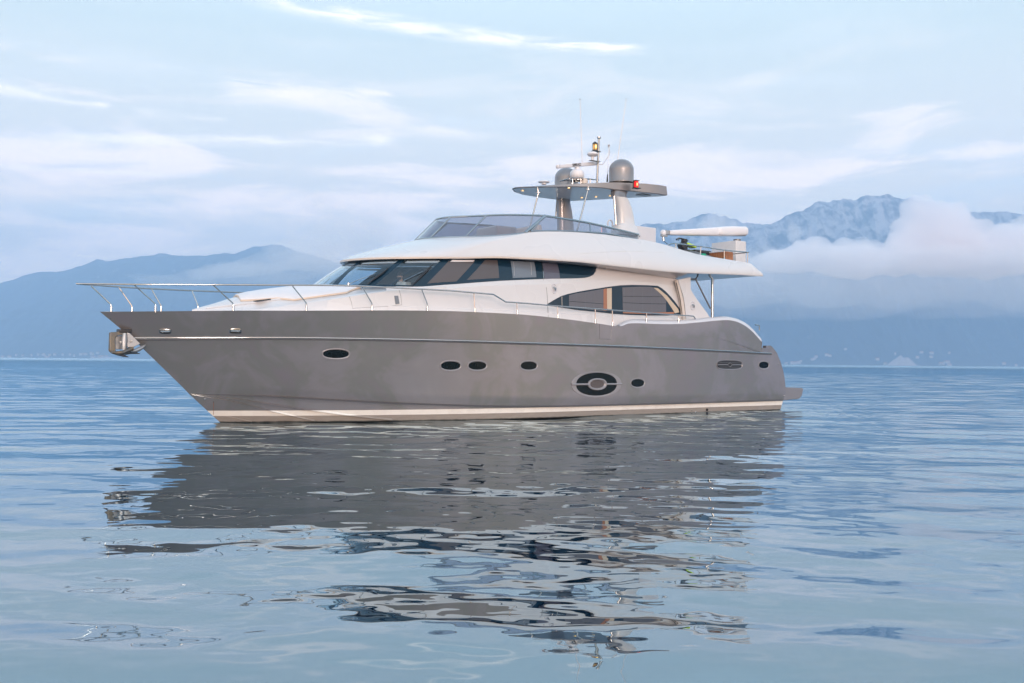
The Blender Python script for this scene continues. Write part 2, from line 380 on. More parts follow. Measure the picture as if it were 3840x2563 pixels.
def row(w):
    """w 0 waterline-low .. 1 chine .. 2 rub rail"""
    out = []
    for u in us:
        if w <= 1:
            xk = -.9+(xstern(-.8)+.9)*u; k = (xk, .0, -1.0)
            xw = 0+(xstern(0)-0)*u; wl = (xw, bwl(xw), 0)
            xc = .957+(xstern(.41)-.957)*u; ch = (xc, max(bch(xc)-.05*min(1, (.957-xc)/2), 0), zch(xc)-.015)
            q = (k, wl, ch); s = w*2
            a, b, t = (k, wl, s) if s <= 1 else (wl, ch, s-1)
            out.append(tuple(a[i]+(b[i]-a[i])*t for i in range(3)))
        else:
            t = w-1; xc = .957+(xstern(.41)-.957)*u; xr = 2.6+(-22.56-2.6)*u
            z = zch(xc)+(zrub(xr)-zch(xc))*t
            x0 = .957+(2.6-.957)*t; xe = xstern(z); x = x0+(xe-x0)*u
            fl = t**(1+.35*max(0, 1-u*3))
            out.append((x, bch(xc)+(brub(xr)-bch(xc))*fl, z))
    return out
hull = MB()
lowrows = [row(q) for q in (0, .25, .5, .6, .75, .9, 1.0)]
sid = [row(1+q) for q in np.linspace(0, 1, 12)]
hull.grid(lowrows); hull.grid(mirror(lowrows))
lip = [lowrows[-1], sid[0]]
hull.grid(lip); hull.grid(mirror(lip)); hull.grid(sid); hull.grid(mirror(sid))
xs_up = list(np.linspace(0, .62, 60))+list(np.linspace(.625, .66, 10))+list(np.linspace(.67, 1, 60))
def bside(x, z):
    if x > -10: return None
    return brub(x)+(bsheer(x)-brub(x))*min(1, max(0, (z-zrub(x))/.9))
def uprow(t):
    out = []
    for u in xs_up:
        xs_ = 3.5+(-21.5-3.5)*u; xr = 2.6+(-21.5-2.6)*u
        x = xr+(xs_-xr)*t; zz = zrub(xr)+(zsheer(xs_)-zrub(xr))*t; bb = brub(xr)+(bsheer(xs_)-brub(xr))*t
        if x < -10: kk = min(1, (-10-x)/2); bb = bb*(1-kk)+bside(x, zz)*kk
        out.append((x, bb, zz))
    return out
ups = [uprow(t) for t in np.linspace(0, 1, 7)]
hull.grid(ups); hull.grid(mirror(ups))
# quarter behind the bulwark notch
def quarter(sg):
    ob = [(-21.5, 2.62), (-21.52, 2.56), (-21.80, 2.56), (-21.82, 2.66), (-22.1, 2.665), (-22.22, 2.60), (-22.36, 2.5), (-22.56, 2.33)]
    yv = lambda x: brub(x)*sg
    P = [[(x, yv(x), zrub(x)) for x, z in ob], [(x, yv(x)*1.004, z) for x, z in ob], [(x, yv(x)-.16*sg, z-.005) for x, z in ob]]
    hull.grid(P)
    hull.add([(-21.5, yv(-21.5), 2.33), (-21.5, bsheer(-21.5)*sg, 2.82), (-21.5, (bsheer(-21.5)-.16)*sg, 2.82), (-21.5, yv(-21.5)-.16*sg, 2.33)], [(0, 1, 2, 3)])
quarter(1); quarter(-1)
# transom between the sides
tr = [[(r[-1][0], r[-1][1]*q, r[-1][2]) for r in lowrows+sid] for q in np.linspace(-1, 1, 9)]
hull.grid(tr)
hullo = hull.mk('hull', M['hull'], yacht, smooth=28)
hbv = BVHTree.FromPolygons([Vector(v) for v in hull.v], hull.f)
# bulwark cap aft with chamfer, inner skin
capm = MB()
xa = [x for x in np.linspace(-13.55, -21.5, 60)]
for sg in (1, -1):
    P = []
    for x in xa:
        z = zsheer(x); b = bside(x, z); k = min(1, max(0, (-x-13.55)/.7)); k2 = .12*k
        nx = 0
        if x < -19.6: nx = .10*min(1, (-x-19.6)/.8)
        P.append([(x, (b)*sg, z), (x-nx*.3, (b-.03)*sg, z+.03+k2*.35), (x-nx, (b-.12)*sg, z+.03+k2), (x-nx, (b-.24)*sg, z+.02+k2), (x, (b-.26)*sg, z-.25)])
    capm.grid(P)
capm.mk('bulwark_cap', M['cap'], yacht, smooth=50)
inn = MB()
for sg in (1, -1):
    inn.grid([[(x, (bsheer(x)-.26)*sg, zsheer(x)-.2), (x, (bsheer(x)-.26)*sg, 2.2)] for x in xa])
inn.mk('inner_bulwark', M['white'], yacht)
# deck
dk = MB(); xd = list(np.linspace(3.4, -21.5, 70))
dk.grid([[(x, (bsheer(x)-.01)*q, zdeck(x)-.02+.03*(1-q*q)) for q in np.linspace(-1, 1, 9)] for x in xd])
dk.grid([[(x, y, 2.31) for y in (-2.8, 0, 2.8)] for x in (-21.4, -22.2, -22.5)])
dk.mk('deck', M['white'], yacht)
# rub rail: polished strip standing off the side
rr = MB()
def rubpath(dz, off, x1=-22.15):
    pts = []
    for u in np.linspace(0, 1, 110):
        x = 2.6+(x1-2.6)*u; pts.append((x+(.02 if u == 0 else 0), brub(x)+off, zrub(x)+dz))
    return pts
for sg in (1, -1):
    a = [(p[0], p[1]*sg, p[2]) for p in rubpath(.012, .018)]; rr.tube(a, .028, 10)
rr.mk('rub_rail', M['steel'], hullo)
rb = MB()
for sg in (1, -1):
    a = [(p[0], p[1]*sg, p[2]) for p in rubpath(-.034, .006)]; rb.tube(a, .022, 8)
rb.mk('rub_rail_gasket', M['darkgrey'], hullo)
# spray rails near the stem
def spray(pxs, w0):
    m = MB()
    pts = [hb(px, py, hbv) for px, py in pxs]; pts = [(p, n) for p, n in pts if p is not None]
    c = catmull([p for p, n in pts], 8); K = len(c)
    for sg in (1, -1):
        P = []
        for i, p in enumerate(c):
            n = pts[min(int(i/8), len(pts)-1)][1]
            n = Vector((n.x, abs(n.y), n.z)); k = min(1, i/(K*.3)+.02)*w0
            o = Vector((.25, .9, 0)).normalized()
            r = [p+Vector((0, -.02, k*.9)), p+o*k*.55+Vector((0, 0, .0)), p+o*k*.5+Vector((0, 0, -.012)), p-Vector((0, .04, .01))]
            P.append([(q.x, q.y*sg, q.z) for q in r])
        m.grid(P)
    m.mk('spray_rail', M['hull'], hullo, smooth=20)
spray([(716, 1477), (833, 1491), (1041, 1522), (1211, 1546), (1340, 1563), (1470, 1576)], .10)
spray([(720, 1480), (836, 1500), (920, 1519), (1007, 1540), (1100, 1562), (1180, 1580)], .085)
spray([(846, 1561), (890, 1570), (945, 1582)], .03)
# chine lip, its dark grey paints in the shadow line below the edge
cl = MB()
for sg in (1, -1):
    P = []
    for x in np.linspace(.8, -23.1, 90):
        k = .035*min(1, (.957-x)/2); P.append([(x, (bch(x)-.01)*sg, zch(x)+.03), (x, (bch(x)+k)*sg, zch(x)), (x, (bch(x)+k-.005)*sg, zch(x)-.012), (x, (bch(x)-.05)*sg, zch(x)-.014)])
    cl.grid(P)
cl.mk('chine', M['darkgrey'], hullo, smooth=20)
# rust stain line, drain dots at the stem
def on_hull(px, py, off=.004):
    for k in range(12):
        p, n = hb(px+(1900-px)*.004*k, py+(1380-py)*.004*k, hbv)
        if p is not None: break
    if n.y < 0: n = -n
    return p+n*off, n
def hull_frame(px, py):
    p, n = on_hull(px, py, 0); t = Vector((0, 0, 1)).cross(n).normalized()  # points aft..fwd along the hull
    if t.x > 0: t = -t
    u = n.cross(t).normalized()
    if u.z < 0: u = -u
    return p, n, t, u
def hull_size(px, py, w, h):
    a, _ = on_hull(px-w/2, py); b, _ = on_hull(px+w/2, py); c, _ = on_hull(px, py-h/2); d, _ = on_hull(px, py+h/2)
    return (a-b).length, (c-d).length
def oval(n, a, b, e=2.0, flat=0):
    out = []
    for k in range(n):
        q = 2*math.pi*k/n; c, s = math.cos(q), math.sin(q)
        out.append((a*math.copysign(abs(c)**(2/e), c), b*math.copysign(abs(s)**(2/(e+flat)), s)))
    return out
def on_frame(fr, x, y, off):
    p, n, t, u = fr; q = p+t*x+u*y
    h = hbv.ray_cast(q+n*.6, -n); base = h[0] if h[0] is not None else q
    return base+n*off
def ring(fr, o1, o2, offs, m=None):
    m = m or MB(); P = []
    k = len(offs)
    for i, (s, off) in enumerate(offs):
        P.append([on_frame(fr, a[0]*(1-s)+b[0]*s, a[1]*(1-s)+b[1]*s, off) for a, b in zip(o1, o2)])
    return m.grid(P, True)
def disc(fr, o, off, m=None):
    m = m or MB(); P = [[on_frame(fr, a[0]*s, a[1]*s, off) for a in o] for s in (1, .66, .33, .02)]
    return m.grid(P, True)
def porthole(px, py, w, h, mirr=True):
    fr = hull_frame(px, py); W_, H_ = hull_size(px, py, w, h)
    a, b = W_/2, H_/2
    for sg in ((1, -1) if mirr else (1,)):
        g = disc(fr, oval(40, a, b, 2.0, .5), .006); r = ring(fr, oval(40, a+.045, b+.05, 2.0, .5), oval(40, a, b, 2.0, .5), [(0, -.004), (.15, .018), (.4, .022), (.6, .018), (1.0, .004)])
        for m in (g, r): m.v = [(v[0], v[1]*sg, v[2]) for v in m.v]
        rim = r.mk('porthole', M['rim'], yacht, smooth=30); g.mk('pane', M['portglass'], rim)
for P_ in ((1260, 1328, 96, 31), (1690, 1372, 72, 31), (1790, 1372, 66, 30), (1983, 1372, 60, 30), (2391, 1437, 48, 29), (2864, 1370, 36, 25)): porthole(*P_)
# air grille aft
fr = hull_frame(2736, 1369); W_, H_ = hull_size(2736, 1369, 92, 30); a, b = W_/2, H_/2
gr = ring(fr, oval(40, a+.04, b+.05, 3.2), oval(40, a, b, 3.2), [(0, -.004), (.2, .02), (.5, .02), (1, .004)]).mk('air_grille', M['greypaint'], yacht, smooth=30)
disc(fr, oval(40, a, b, 3.2), .005).mk('grille_mesh', M['black'], gr)
m = MB()
for sx in (-1, 1): m.tube([on_frame(fr, sx*a*.98, 0, .02), on_frame(fr, sx*a*.2, 0, .02)], .02, 6)
dm = [(a*.2, 0), (0, b*.55), (-a*.2, 0), (0, -b*.55), (a*.2, 0)]
m.tube([on_frame(fr, x, y, .02) for x, y in dm], .012, 6)
for y in (-b*.55, b*.5): m.tube([on_frame(fr, -a*.85, y, .015), on_frame(fr, a*.85, y, .015)], .006, 5)
m.mk('grille_bars', M['greypaint'], gr)
# large eye-shaped window
fr = hull_frame(2238, 1441.5); W_, H_ = hull_size(2238, 1441.5, 188, 97); a, b = W_/2, H_/2
ey = ring(fr, oval(56, a, b, 2.0, .25), oval(56, a*.80, b*.88, 2.0, .4), [(0, -.004), (.06, .014), (.14, .016), (1, .003)]).mk('eye_window', M['rim'], yacht, smooth=30)
disc(fr, oval(56, a*.81, b*.89, 2.0, .4), .005).mk('pane', M['portglass'], ey)
m = MB()
for sx in (-1, 1): m.tube([on_frame(fr, sx*a*1.0, 0, .02), on_frame(fr, sx*a*.36, 0, .03)], .035, 8)
ring(fr, oval(40, a*.37, b*.46, 2.0, .4), oval(40, a*.27, b*.30, 2.0, .4), [(0, .0), (0, .05), (.3, .065), (.6, .06), (1, .02)], m)
m.mk('window_bar', M['rim'], ey, smooth=30)
disc(fr, oval(40, a*.28, b*.31, 2.0, .4), .012).mk('centre_pane', M['brownblind'], ey, label='small brown centre pane')  # plain brown disc filling the inner ring
# fairleads
for px, py in ((620, 1242), (883, 1241)):
    fr = hull_frame(px, py); W_, H_ = hull_size(px, py, 38, 12); a, b = W_/2, H_/2
    f_ = ring(fr, oval(32, a+.03, b+.03, 4), oval(32, a, b, 4), [(0, -.002), (.2, .03), (.6, .035), (1, .0)]).mk('fairlead', M['steel'], yacht)
    disc(fr, oval(32, a, b, 4), .006).mk('fairlead_opening', M['darkgrey'], f_)
    MB().tube([on_frame(fr, -a*.9, -b*.1, .02), on_frame(fr, a*.9, -b*.1, .02)], .022, 8).mk('fairlead_roller', M['steel'], f_)
# boarding gate seam
m = MB(); gp = [(2248, 1215), (2248, 1272), (2291, 1273), (2294, 1221)]
for i in range(3):
    A_, B_ = gp[i], gp[i+1]; m.tube([on_hull(A_[0]+(B_[0]-A_[0])*t, A_[1]+(B_[1]-A_[1])*t, .001)[0] for t in np.linspace(0, 1, 6)], .006, 5)
m.mk('gate_seam', M['darkgrey'], hullo)
for px, py, r in ((677, 1428, .012), (768, 1498, .02), (415, 1196, .015), (2918, 1367, .022), (2946, 1484, .022), (801, 1508, .014), (2608, 1545, .03), (2594, 1541, .02)):
    p, n = on_hull(px, py, .0); MB().lathe(p, [(r, -.005), (r, .01), (r*.6, .018), (0, .018)], 12, n).mk('drain_fitting', M['steel'], hullo)
m = MB()
m.tube([on_hull(801, y, .0)[0] for y in np.linspace(1508, 1556, 6)], .007, 5)
m.mk('rust_streak', M['rust'], hullo)
m = MB(); p, n = on_hull(2650, 1537, .0)
m.lathe(p, [(.05, -.02), (.05, .04), (.035, .05), (.03, .0)], 12, n); m.mk('exhaust_outlet', M['black'], hullo)

# swim platform
sp_ = MB()
def prism_x(pts_xz, y0, y1, m):
    n = len(pts_xz); V = [(x, y0, z) for x, z in pts_xz]+[(x, y1, z) for x, z in pts_xz]
    m.add(V, [tuple(range(n)), tuple(range(2*n-1, n-1, -1))]+[(i, (i+1) % n, n+(i+1) % n, n+i) for i in range(n)])
prism_x([(-23.1, .93), (-23.52, .915), (-23.40, .40), (-23.0, .38)], -2.72, 2.72, sp_)
spo = sp_.mk('platform_bracket', M['greypaint'], yacht, smooth=20)
m = MB(); prism_x([(-23.52, .90), (-23.57, .90), (-23.45, .39), (-23.40, .39)], -2.66, 2.66, m); m.mk('platform_gasket', M['darkgrey'], spo)
m = MB(); prism_x([(-23.57, .93), (-24.50, .90), (-24.58, .85), (-24.48, .58), (-24.36, .46), (-24.2, .42), (-23.45, .39)], -2.66, 2.66, m)
bmv = m.mk('swim_platform', M['greypaint'], yacht, smooth=20)
md = bmv.modifiers.new('b', 'BEVEL'); md.width = .03; md.segments = 3
# stern handle
A_ = hy(2832, 1219, 2.6); B_ = hy(2847, 1221, 2.6); C_ = hy(2848, 1240, 2.6)
MB().tube([A_, (A_+B_)/2, B_, C_], .022, 8).mk('grab_handle', M['steel'], yacht)

# ---------------------------------------------------------------- coachroof (raised foredeck)
ytr = lambda x: brow(x, .9, 2.5, 8, 2.4)/taperx(x)
zcr = smooth_tab([(.9, 3.34), (.3, 3.36), (-.5, 3.40), (-1.6, 3.58), (-2.9, 3.83), (-3.9, 4.02), (-5.0, 4.19), (-6.6, 4.36)])
zcrown = smooth_tab([(.9, 3.36), (.6, 3.46), (.3, 3.55), (-.45, 3.80), (-1.6, 4.02), (-2.8, 4.19), (-4, 4.26), (-6.6, 4.38)])
tk = MB(); P = []
for x in list(np.linspace(.9, .3, 8))+list(np.linspace(.2, -6.5, 50)):
    yb = max(ytr(x), .0); yc = yb*.88; sec = [(x, yb, zdeck(x)-.04), (x, yb*.965, zcr(x)-.05), (x, yb*.925, zcr(x)-.012)]
    for q in np.linspace(1, 0, 12): sec.append((x, yc*q, zcr(x)+(zcrown(x)-zcr(x))*(1-q**2.2)))
    P.append(sec+[(s[0], -s[1], s[2]) for s in sec[-2::-1]])
tk.grid(P); trunk = tk.mk('coachroof', M['white'], yacht, smooth=50)
tbv = BVHTree.FromPolygons([Vector(v) for v in tk.v], tk.f)
# raised toe ledge around the coachroof top
m = MB()
for sg in (1, -1):
    pts = []
    for x in np.linspace(.55, -3.0, 24):
        q = .80; yc = ytr(x)*.88; pts.append((x, yc*q*sg, zcr(x)+(zcrown(x)-zcr(x))*(1-q**2.2)+.012))
    m.tube(pts, .035, 8)
m.mk('coachroof_rim', M['white'], trunk)
def on_trunk(x, y, off=0):
    h = tbv.ray_cast(Vector((x, y, 8)), Vector((0, 0, -1))); return Vector((x, y, (h[0].z if h[0] else 4)+off))
# hatch on the coachroof
hc = hb(975, 1146, tbv)[0]
m = MB(); m.box((hc.x-.1, hc.y-.15, on_trunk(hc.x-.1, hc.y-.15).z-.0), (.45, .4, .03), ry=.16, bev=.012)
m.mk('deck_hatch', M['mask'], yacht)
# locker door in the coachroof side
def side_trace(pxs, bv, off=.004):
    out = []
    for px, py in pxs:
        if off > .009: h, n = hpl(px, py); out.append(h+n*off); continue
        p, n = hb(px, py, bv)
        if p is None: continue
        if n.y < 0: n = -n
        out.append(p+n*off)
    return out
# ---------------------------------------------------------------- cabin sides
sill = smooth_tab([(-2.9, 4.2), (-4, 4.2), (-5.4, 4.24), (-6.5, 4.36), (-8.8, 4.62), (-10.8, 4.80), (-12.45, 4.93), (-12.8, 5.02), (-13.05, 5.18), (-13.15, 5.34)])
zsoff = smooth_tab([(-7, 5.30), (-9, 5.40), (-11, 5.40), (-13.1, 5.355), (-15, 5.27), (-17.2, 5.165), (-18, 5.13)])
zkn = smooth_tab([(-4, 3.95), (-6, 4.15), (-8, 4.40), (-10.9, 4.62), (-13, 4.86), (-15, 4.94), (-17.3, 4.86)])
def ysec(x, z):
    zk = zkn(x); y0 = ytr(x) if x > -7.1 else 2.5
    return y0-.10*max(0, min(z, zk)-3.3)-.42*max(0, z-zk)+.025*(z < 3.60)
cb = MB(); P = []
for x in list(np.linspace(-4.4, -12.4, 40))+list(np.linspace(-12.5, -13.15, 10))+list(np.linspace(-13.2, -17.25, 20)):
    zt = sill(x) if x > -13.15 else zsoff(x)
    zk = min(zkn(x), zt-.02); P.append([(x, ysec(x, z), z) for z in [3.0, 3.3, 3.595, 3.605, 3.8]+list(np.linspace(4.0 if zk > 4.05 else 3.92, zk, 4))+list(np.linspace(zk+.01, zt, 5))])
# rounded aft corner
lx = P[-1]
for q in (.25, .5, .75, 1.0):
    an = q*math.pi/2; P.append([(v[0]-.16*math.sin(an), v[1]-.16*(1-math.cos(an)), v[2]) for v in lx])
cb.grid(P); cb.grid(mirror(P))
cab = cb.mk('cabin_wall', M['white'], yacht, smooth=12)
cbv = BVHTree.FromPolygons([Vector(v) for v in cb.v], cb.f)
MB().grid([[(-17.35, y, z) for y in np.linspace(-2.1, 2.1, 5)] for z in (2.3, 4, 5.2)]).mk('saloon_door', M['mask'], yacht)
# seams and the long feature line
m = MB()
for seam in ([(2037, 1048), (2049, 1080), (2052, 1110), (2054, 1150), (2056, 1190)],):
    pts = side_trace(seam, cbv, .0); m.tube(pts, .007, 5)
m.mk('panel_seam', M['darkgrey'], cab)
m = MB()
m.tube(side_trace([(1310+i, y) for i, y in ((0, 1113), (8, 1135), (12, 1157), (80, 1153), (150, 1149), (197, 1144), (193, 1110), (187, 1089))], tbv, .0), .006, 5) if True else None
m.mk('locker_seam', M['darkgrey'], trunk)
vp = side_trace([(1478, 1110), (1492, 1110), (1497, 1140), (1483, 1142)], tbv, .004)
MB().plate(vp, (0, .02, 0)).mk('locker_vent', M['lightblind'], trunk, smooth=False)
# saloon window: dark glazed plate with blinds behind the glass
def wall_plate(pxs, bv, off, thick, name, mat, parent, k=5, close=True, label=None):
    pp = catmull([Vector((a, b, 0)) for a, b in pxs], k, True) if k > 1 else [Vector((a, b, 0)) for a, b in pxs]
    pts = []
    for q in pp:
        h, n = hpl(q.x, q.y) if bv is cbv else hb(q.x, q.y, bv)
        if n.y < 0: n = -n
        pts.append((h, n))
    m = MB(); V = [p+n*off for p, n in pts]
    m.plate(V, pts[0][1]*thick if thick else (0, .001, 0))
    m2 = MB(); m2.v = m.v; m2.f = m.f
    ob = m2.mk(name, mat, parent, smooth=False, label=label)
    # starboard twin so the boat is whole from the other side
    return ob
def hpl(px, py):
    'sight line against the saloon wall plane'
    d = rayb(px, py); t = ((2.5-.1*(CB.z-3.3))-CB.y)/(d.y+.1*d.z); return CB+d*t, Vector((0, 1, .1)).normalized()
def dens(pts, n=5):
    out = []
    for i in range(len(pts)):
        a, b = pts[i], pts[(i+1) % len(pts)]
        for k in range(n): out.append((a[0]+(b[0]-a[0])*k/n, a[1]+(b[1]-a[1])*k/n))
    return out
salon = [(2049, 1143), (2075, 1127), (2104, 1111), (2130, 1103), (2172, 1094), (2225, 1085), (2283, 1076), (2325, 1071), (2368, 1069.5), (2430, 1070.5), (2466, 1073), (2480, 1081), (2496, 1094), (2515, 1114), (2530, 1132), (2548, 1157), (2562, 1182), (2500, 1184), (2430, 1184), (2368, 1182), (2300, 1178), (2240, 1171), (2170, 1164), (2113, 1156), (2075, 1150)]
sw = wall_plate(dens(salon, 3), cbv, .002, .010, 'saloon_window', M['mask'], yacht, 1)
bl1 = [(2133, 1108), (2160, 1101), (2200, 1095), (2270, 1083), (2270, 1168), (2200, 1161), (2133, 1151)]
bl2 = [(2333, 1079), (2400, 1076), (2440, 1077), (2460, 1082), (2480, 1096), (2497, 1110), (2497, 1176), (2400, 1177), (2335, 1172)]
wall_plate(dens(bl1, 3), cbv, .011, .004, 'blind', M['blind'], sw, 1)
wall_plate(dens(bl2, 3), cbv, .011, .004, 'blind', M['blind'], sw, 1)
wall_plate(dens([(2275, 1083), (2293, 1081), (2293, 1166), (2276, 1165)], 2), cbv, .011, .004, 'curtain', M['beige'], sw, 1)
wall_plate(dens([(2262, 1085), (2274, 1083), (2275, 1166), (2262, 1166)], 2), cbv, .016, .004, 'wood_post', M['rust'], sw, 1)
wall_plate(dens([(2450, 1080), (2466, 1082), (2500, 1110), (2542, 1160), (2546, 1172), (2530, 1176), (2520, 1160), (2500, 1130), (2480, 1106)], 3), cbv, .016, .004, 'curtain', M['beige'], sw, 1)
wall_plate(dens([(2335, 1171), (2460, 1173), (2528, 1171), (2526, 1178), (2440, 1179), (2335, 1176)], 2), cbv, .017, .003, 'window_board', M['rust'], sw, 1)
m = MB()
for px, y0, y1 in ((2162, 1103, 1152), (2193, 1098, 1156), (2225, 1092, 1160), (2341, 1082, 1170), (2375, 1080, 1172), (2409, 1079, 1173), (2443, 1081, 1174), (2474, 1096, 1174)):
    MB().tube(side_trace([(px, y0), (px, (y0+y1)/2), (px+1, y1)], cbv, .017), .004, 4).mk('blind_cord', M['lightblind'], sw)
m = MB()
for pts in ([(2134, 1131), (2200, 1136), (2268, 1141)], [(2336, 1136), (2400, 1139), (2500, 1141)], [(2336, 1112), (2400, 1113), (2490, 1114)]):
    m.tube(side_trace(pts, cbv, .015), .007, 4)
m.mk('blind_fold', M['mask'], sw)
m = MB(); m.tube(side_trace([(2106, 1112), (2107, 1158)], cbv, .012), .010, 6); m.mk('window_divider', M['steel'], sw)
# starboard saloon glass (plain)
m = MB()
pp = [hb(a, b, cbv)[0] for a, b in dens(salon, 3)]
m.plate([(p.x, -p.y-.002, p.z) for p in pp], (0, -.008, 0)); m.mk('saloon_window', M['mask'], yacht, smooth=False)
# small chrome cleats in recesses
def recess(px, py, bv, parent):
    p, n = hb(px, py, bv)
    if n.y < 0: n = -n
    r = MB(); r.lathe(p, [(.13, -.002), (.125, .02), (.105, .025), (.09, .004), (.01, .003)], 20, n)
    r.v = [(v[0], v[1], p.z+(v[2]-p.z)*1.5) for v in r.v]
    ro = r.mk('cleat_recess', M['cap'], parent)
    MB().tube([p+Vector((.05, .05, .05)), p+Vector((.0, .09, .0)), p+Vector((-.03, .05, -.06))], .028, 8).mk('mooring_cleat', M['steel'], ro)
recess(2077, 1083, cbv, yacht)
# ---------------------------------------------------------------- window band
def ell(x0, D, Bm, ph): return x0-D*(1-math.cos(ph)), Bm*math.sin(ph)
yb_s = lambda x, z: ysec(x, z)
def curveB(s):
    sg = 1 if s >= 0 else -1; s = abs(s)
    if s < .45:
        ph = s/.45*math.pi/2; x, y = ell(-2.95, 3.55, 1.0, ph); y *= ysec(-6.5, 4.36)+.005
        return Vector((x, y*sg, sill(x) if x < -5.4 else 4.2+.04*(y/2.2)**2))
    t = (s-.45)/.55; x = -6.5+(-13.15+6.5)*t
    return Vector((x, (ysec(x, sill(x))+.005)*sg, sill(x)))
ztop = smooth_tab([(-4.3, 5.12), (-5.5, 5.18), (-7.05, 5.275), (-9.3, 5.41), (-10.6, 5.455), (-11.4, 5.44), (-13.15, 5.375)])
def curveT(s):
    sg = 1 if s >= 0 else -1; s = abs(s)
    if s < .45:
        ph = s/.45*math.pi/2; x, y = ell(-4.3, 2.8, 1.0, ph); y *= ysec(-7.1, 5.28)-.0
        return Vector((x, y*sg, ztop(x)))
    t = (s-.45)/.55; x = -7.1+(-13.15+7.1)*t
    return Vector((x, (ysec(x, ztop(x))+.005)*sg, ztop(x)))
def s_at(curve, px):
    ss = np.linspace(-.12, 1, 1500); xs = [proj(curve(float(s)))[0] for s in ss]
    return float(np.interp(px, xs, ss))
def patch(b0, b1, t0, t1, v0, v1, off=0, n=10, nv=4, sg=1):
    P = []
    for j in range(nv+1):
        v = v0+(v1-v0)*j/nv; r = []
        for i in range(n+1):
            k = i/n; sb = b0+(b1-b0)*k; st = t0+(t1-t0)*k
            # at height v, the slanted pane edge runs from its base to its top position
            vv = v; s_ = sb+(st-sb)*vv
            a = curveB(s_); c = curveT(s_); p = a.lerp(c, vv)
            bul = math.sin(math.pi*vv)*.03
            nrm = Vector((0, 1, .3))
            if abs(s_) < .45: ph = s_/.45*math.pi/2; nrm = Vector((math.cos(ph), math.sin(ph), .6))
            p = p+nrm.normalized()*(off+bul); r.append((p.x, p.y*sg, p.z))
        P.append(r)
    return P
sB = lambda px: s_at(curveB, px); sT = lambda px: s_at(curveT, px)
# boundaries of panes along base / top (pixels of their edges)
c0b, c0t = sB(1250), sT(1352)
panes = [('glass', -c0b+.012, c0b-.012, -c0t+.012, c0t-.012, .05, .95, 0),
         ('glass', c0b+.012, sB(1374), c0t+.012, sT(1501), .05, .95, 1),
         ('glass', sB(1402), sB(1540), sT(1524), sT(1662), .05, .95, 1),
         ('brownblind', sB(1590), sB(1702), sT(1691), sT(1789), .10, .90, 1),
         ('brownblind', sB(1738), sB(1872), sT(1824), sT(1864), .13, .93, 1),
         ('lightblind', sB(1923), sB(2012), sT(1913), sT(2001), .10, .90, 1),
         ('lilacblind', sB(2042), sB(2100), sT(2031), sT(2088), .0, 1.0, 1)]
maskm = MB(); glassL = []
bounds = []
for typ, b0, b1, t0, t1, v0, v1, two in panes:
    bounds.append((b0, b1, t0, t1, v0, v1))
    for sg in ((1, -1) if two else (1,)):
        mat = M[typ]; nm = 'windscreen_pane' if typ == 'glass' else 'side_window'
        g = MB().grid(patch(b0, b1, t0, t1, v0, v1, .004 if typ != 'glass' else 0, 14, 5, sg))
        glassL.append(g.mk(nm, mat, yacht))
        if typ == 'glass' or typ == 'brownblind' and v0 < .12:
            # pale sun visor strip along the head of the pane
            MB().grid(patch(b0, b1-.008, t0+.01, t1-.004, .86, .935, -.03 if typ == 'glass' else .009, 10, 1, sg)).mk('sun_visor', M['radome'], glassL[-1])
for sg in (1, -1):
    # strips above and below each pane, pillars between
    for b0, b1, t0, t1, v0, v1 in bounds:
        bb0 = max(b0, 0.0) if b0 < 0 else b0; tt0 = max(t0, 0.0) if t0 < 0 else t0
        if v0 > 0.001: maskm.grid(patch(bb0, b1, tt0, t1, 0, v0, 0, 12, 1, sg))
        if v1 < .999: maskm.grid(patch(bb0, b1, tt0, t1, v1, 1, 0, 12, 1, sg))
    for (a, b) in zip(bounds[:-1], bounds[1:]):
        maskm.grid(patch(a[1], b[0], a[3], b[2], 0, 1, 0, 3, 6, sg))
    maskm.grid(patch(bounds[-1][1], 1, bounds[-1][3], 1, 0, 1, 0, 8, 6, sg))
wband = maskm.mk('window_surround', M['mask'], yacht, smooth=40)
for sg in (1, -1):
    MB().tube([(p[0][0], p[0][1], p[0][2]) for p in patch(sB(2038), sB(2040), sT(2028), sT(2030), 0, 1, .012, 1, 6, sg)], .014, 6).mk('window_divider', M['steel'], wband)
# cords and frame of the small window blind
for px0, px1 in ((1924, 1928), (1988, 1992)):
    pts = patch(sB(px1), sB(px1)+.001, sT(px0), sT(px0)+.001, .2, .86, .012, 1, 5, 1); MB().tube([r[0] for r in pts], .005, 4).mk('blind_cord', M['cap'], wband)
# windscreen wipers
def wiper(parr, armp, off=.05):
    m = MB(); P3 = []
    def on_w(px, py):
        best = None; d = rayb(px, py)
        r = wbv.ray_cast(CB, d.normalized())
        if r[0] is None: return hy(px, py, 0.0)
        n = r[1] if r[1].dot(d) < 0 else -r[1]
        return r[0]+n*off
    bl = [on_w(*p) for p in parr]
    m.tube(bl, .03, 6, rs=[.012, .035, .035, .01][:len(bl)])
    w_ = m.mk('wiper', M['black'], yacht)
    a = MB(); a.tube([on_w(*p) for p in armp], .014, 6); e = on_w(*armp[0]); a.lathe(e, [(.035, -.03), (.035, .04), (0, .045)], 10)
    a.mk('wiper_arm', M['steel'] if off < .2 else M['black'], w_)
wv, wf = [], []
for o_ in (maskm,)+tuple(MB().grid(patch(*q[1:7], 0, 14, 5, 1)) for q in panes):
    k = len(wv); wv += [Vector(v) for v in o_.v]; wf += [tuple(i+k for i in f) for f in o_.f]
wbv = BVHTree.FromPolygons(wv, wf)
wiper([(1378, 1070), (1407, 1048), (1435, 1028), (1462, 1005)], [(1308, 1071), (1340, 1057), (1409, 1031)])
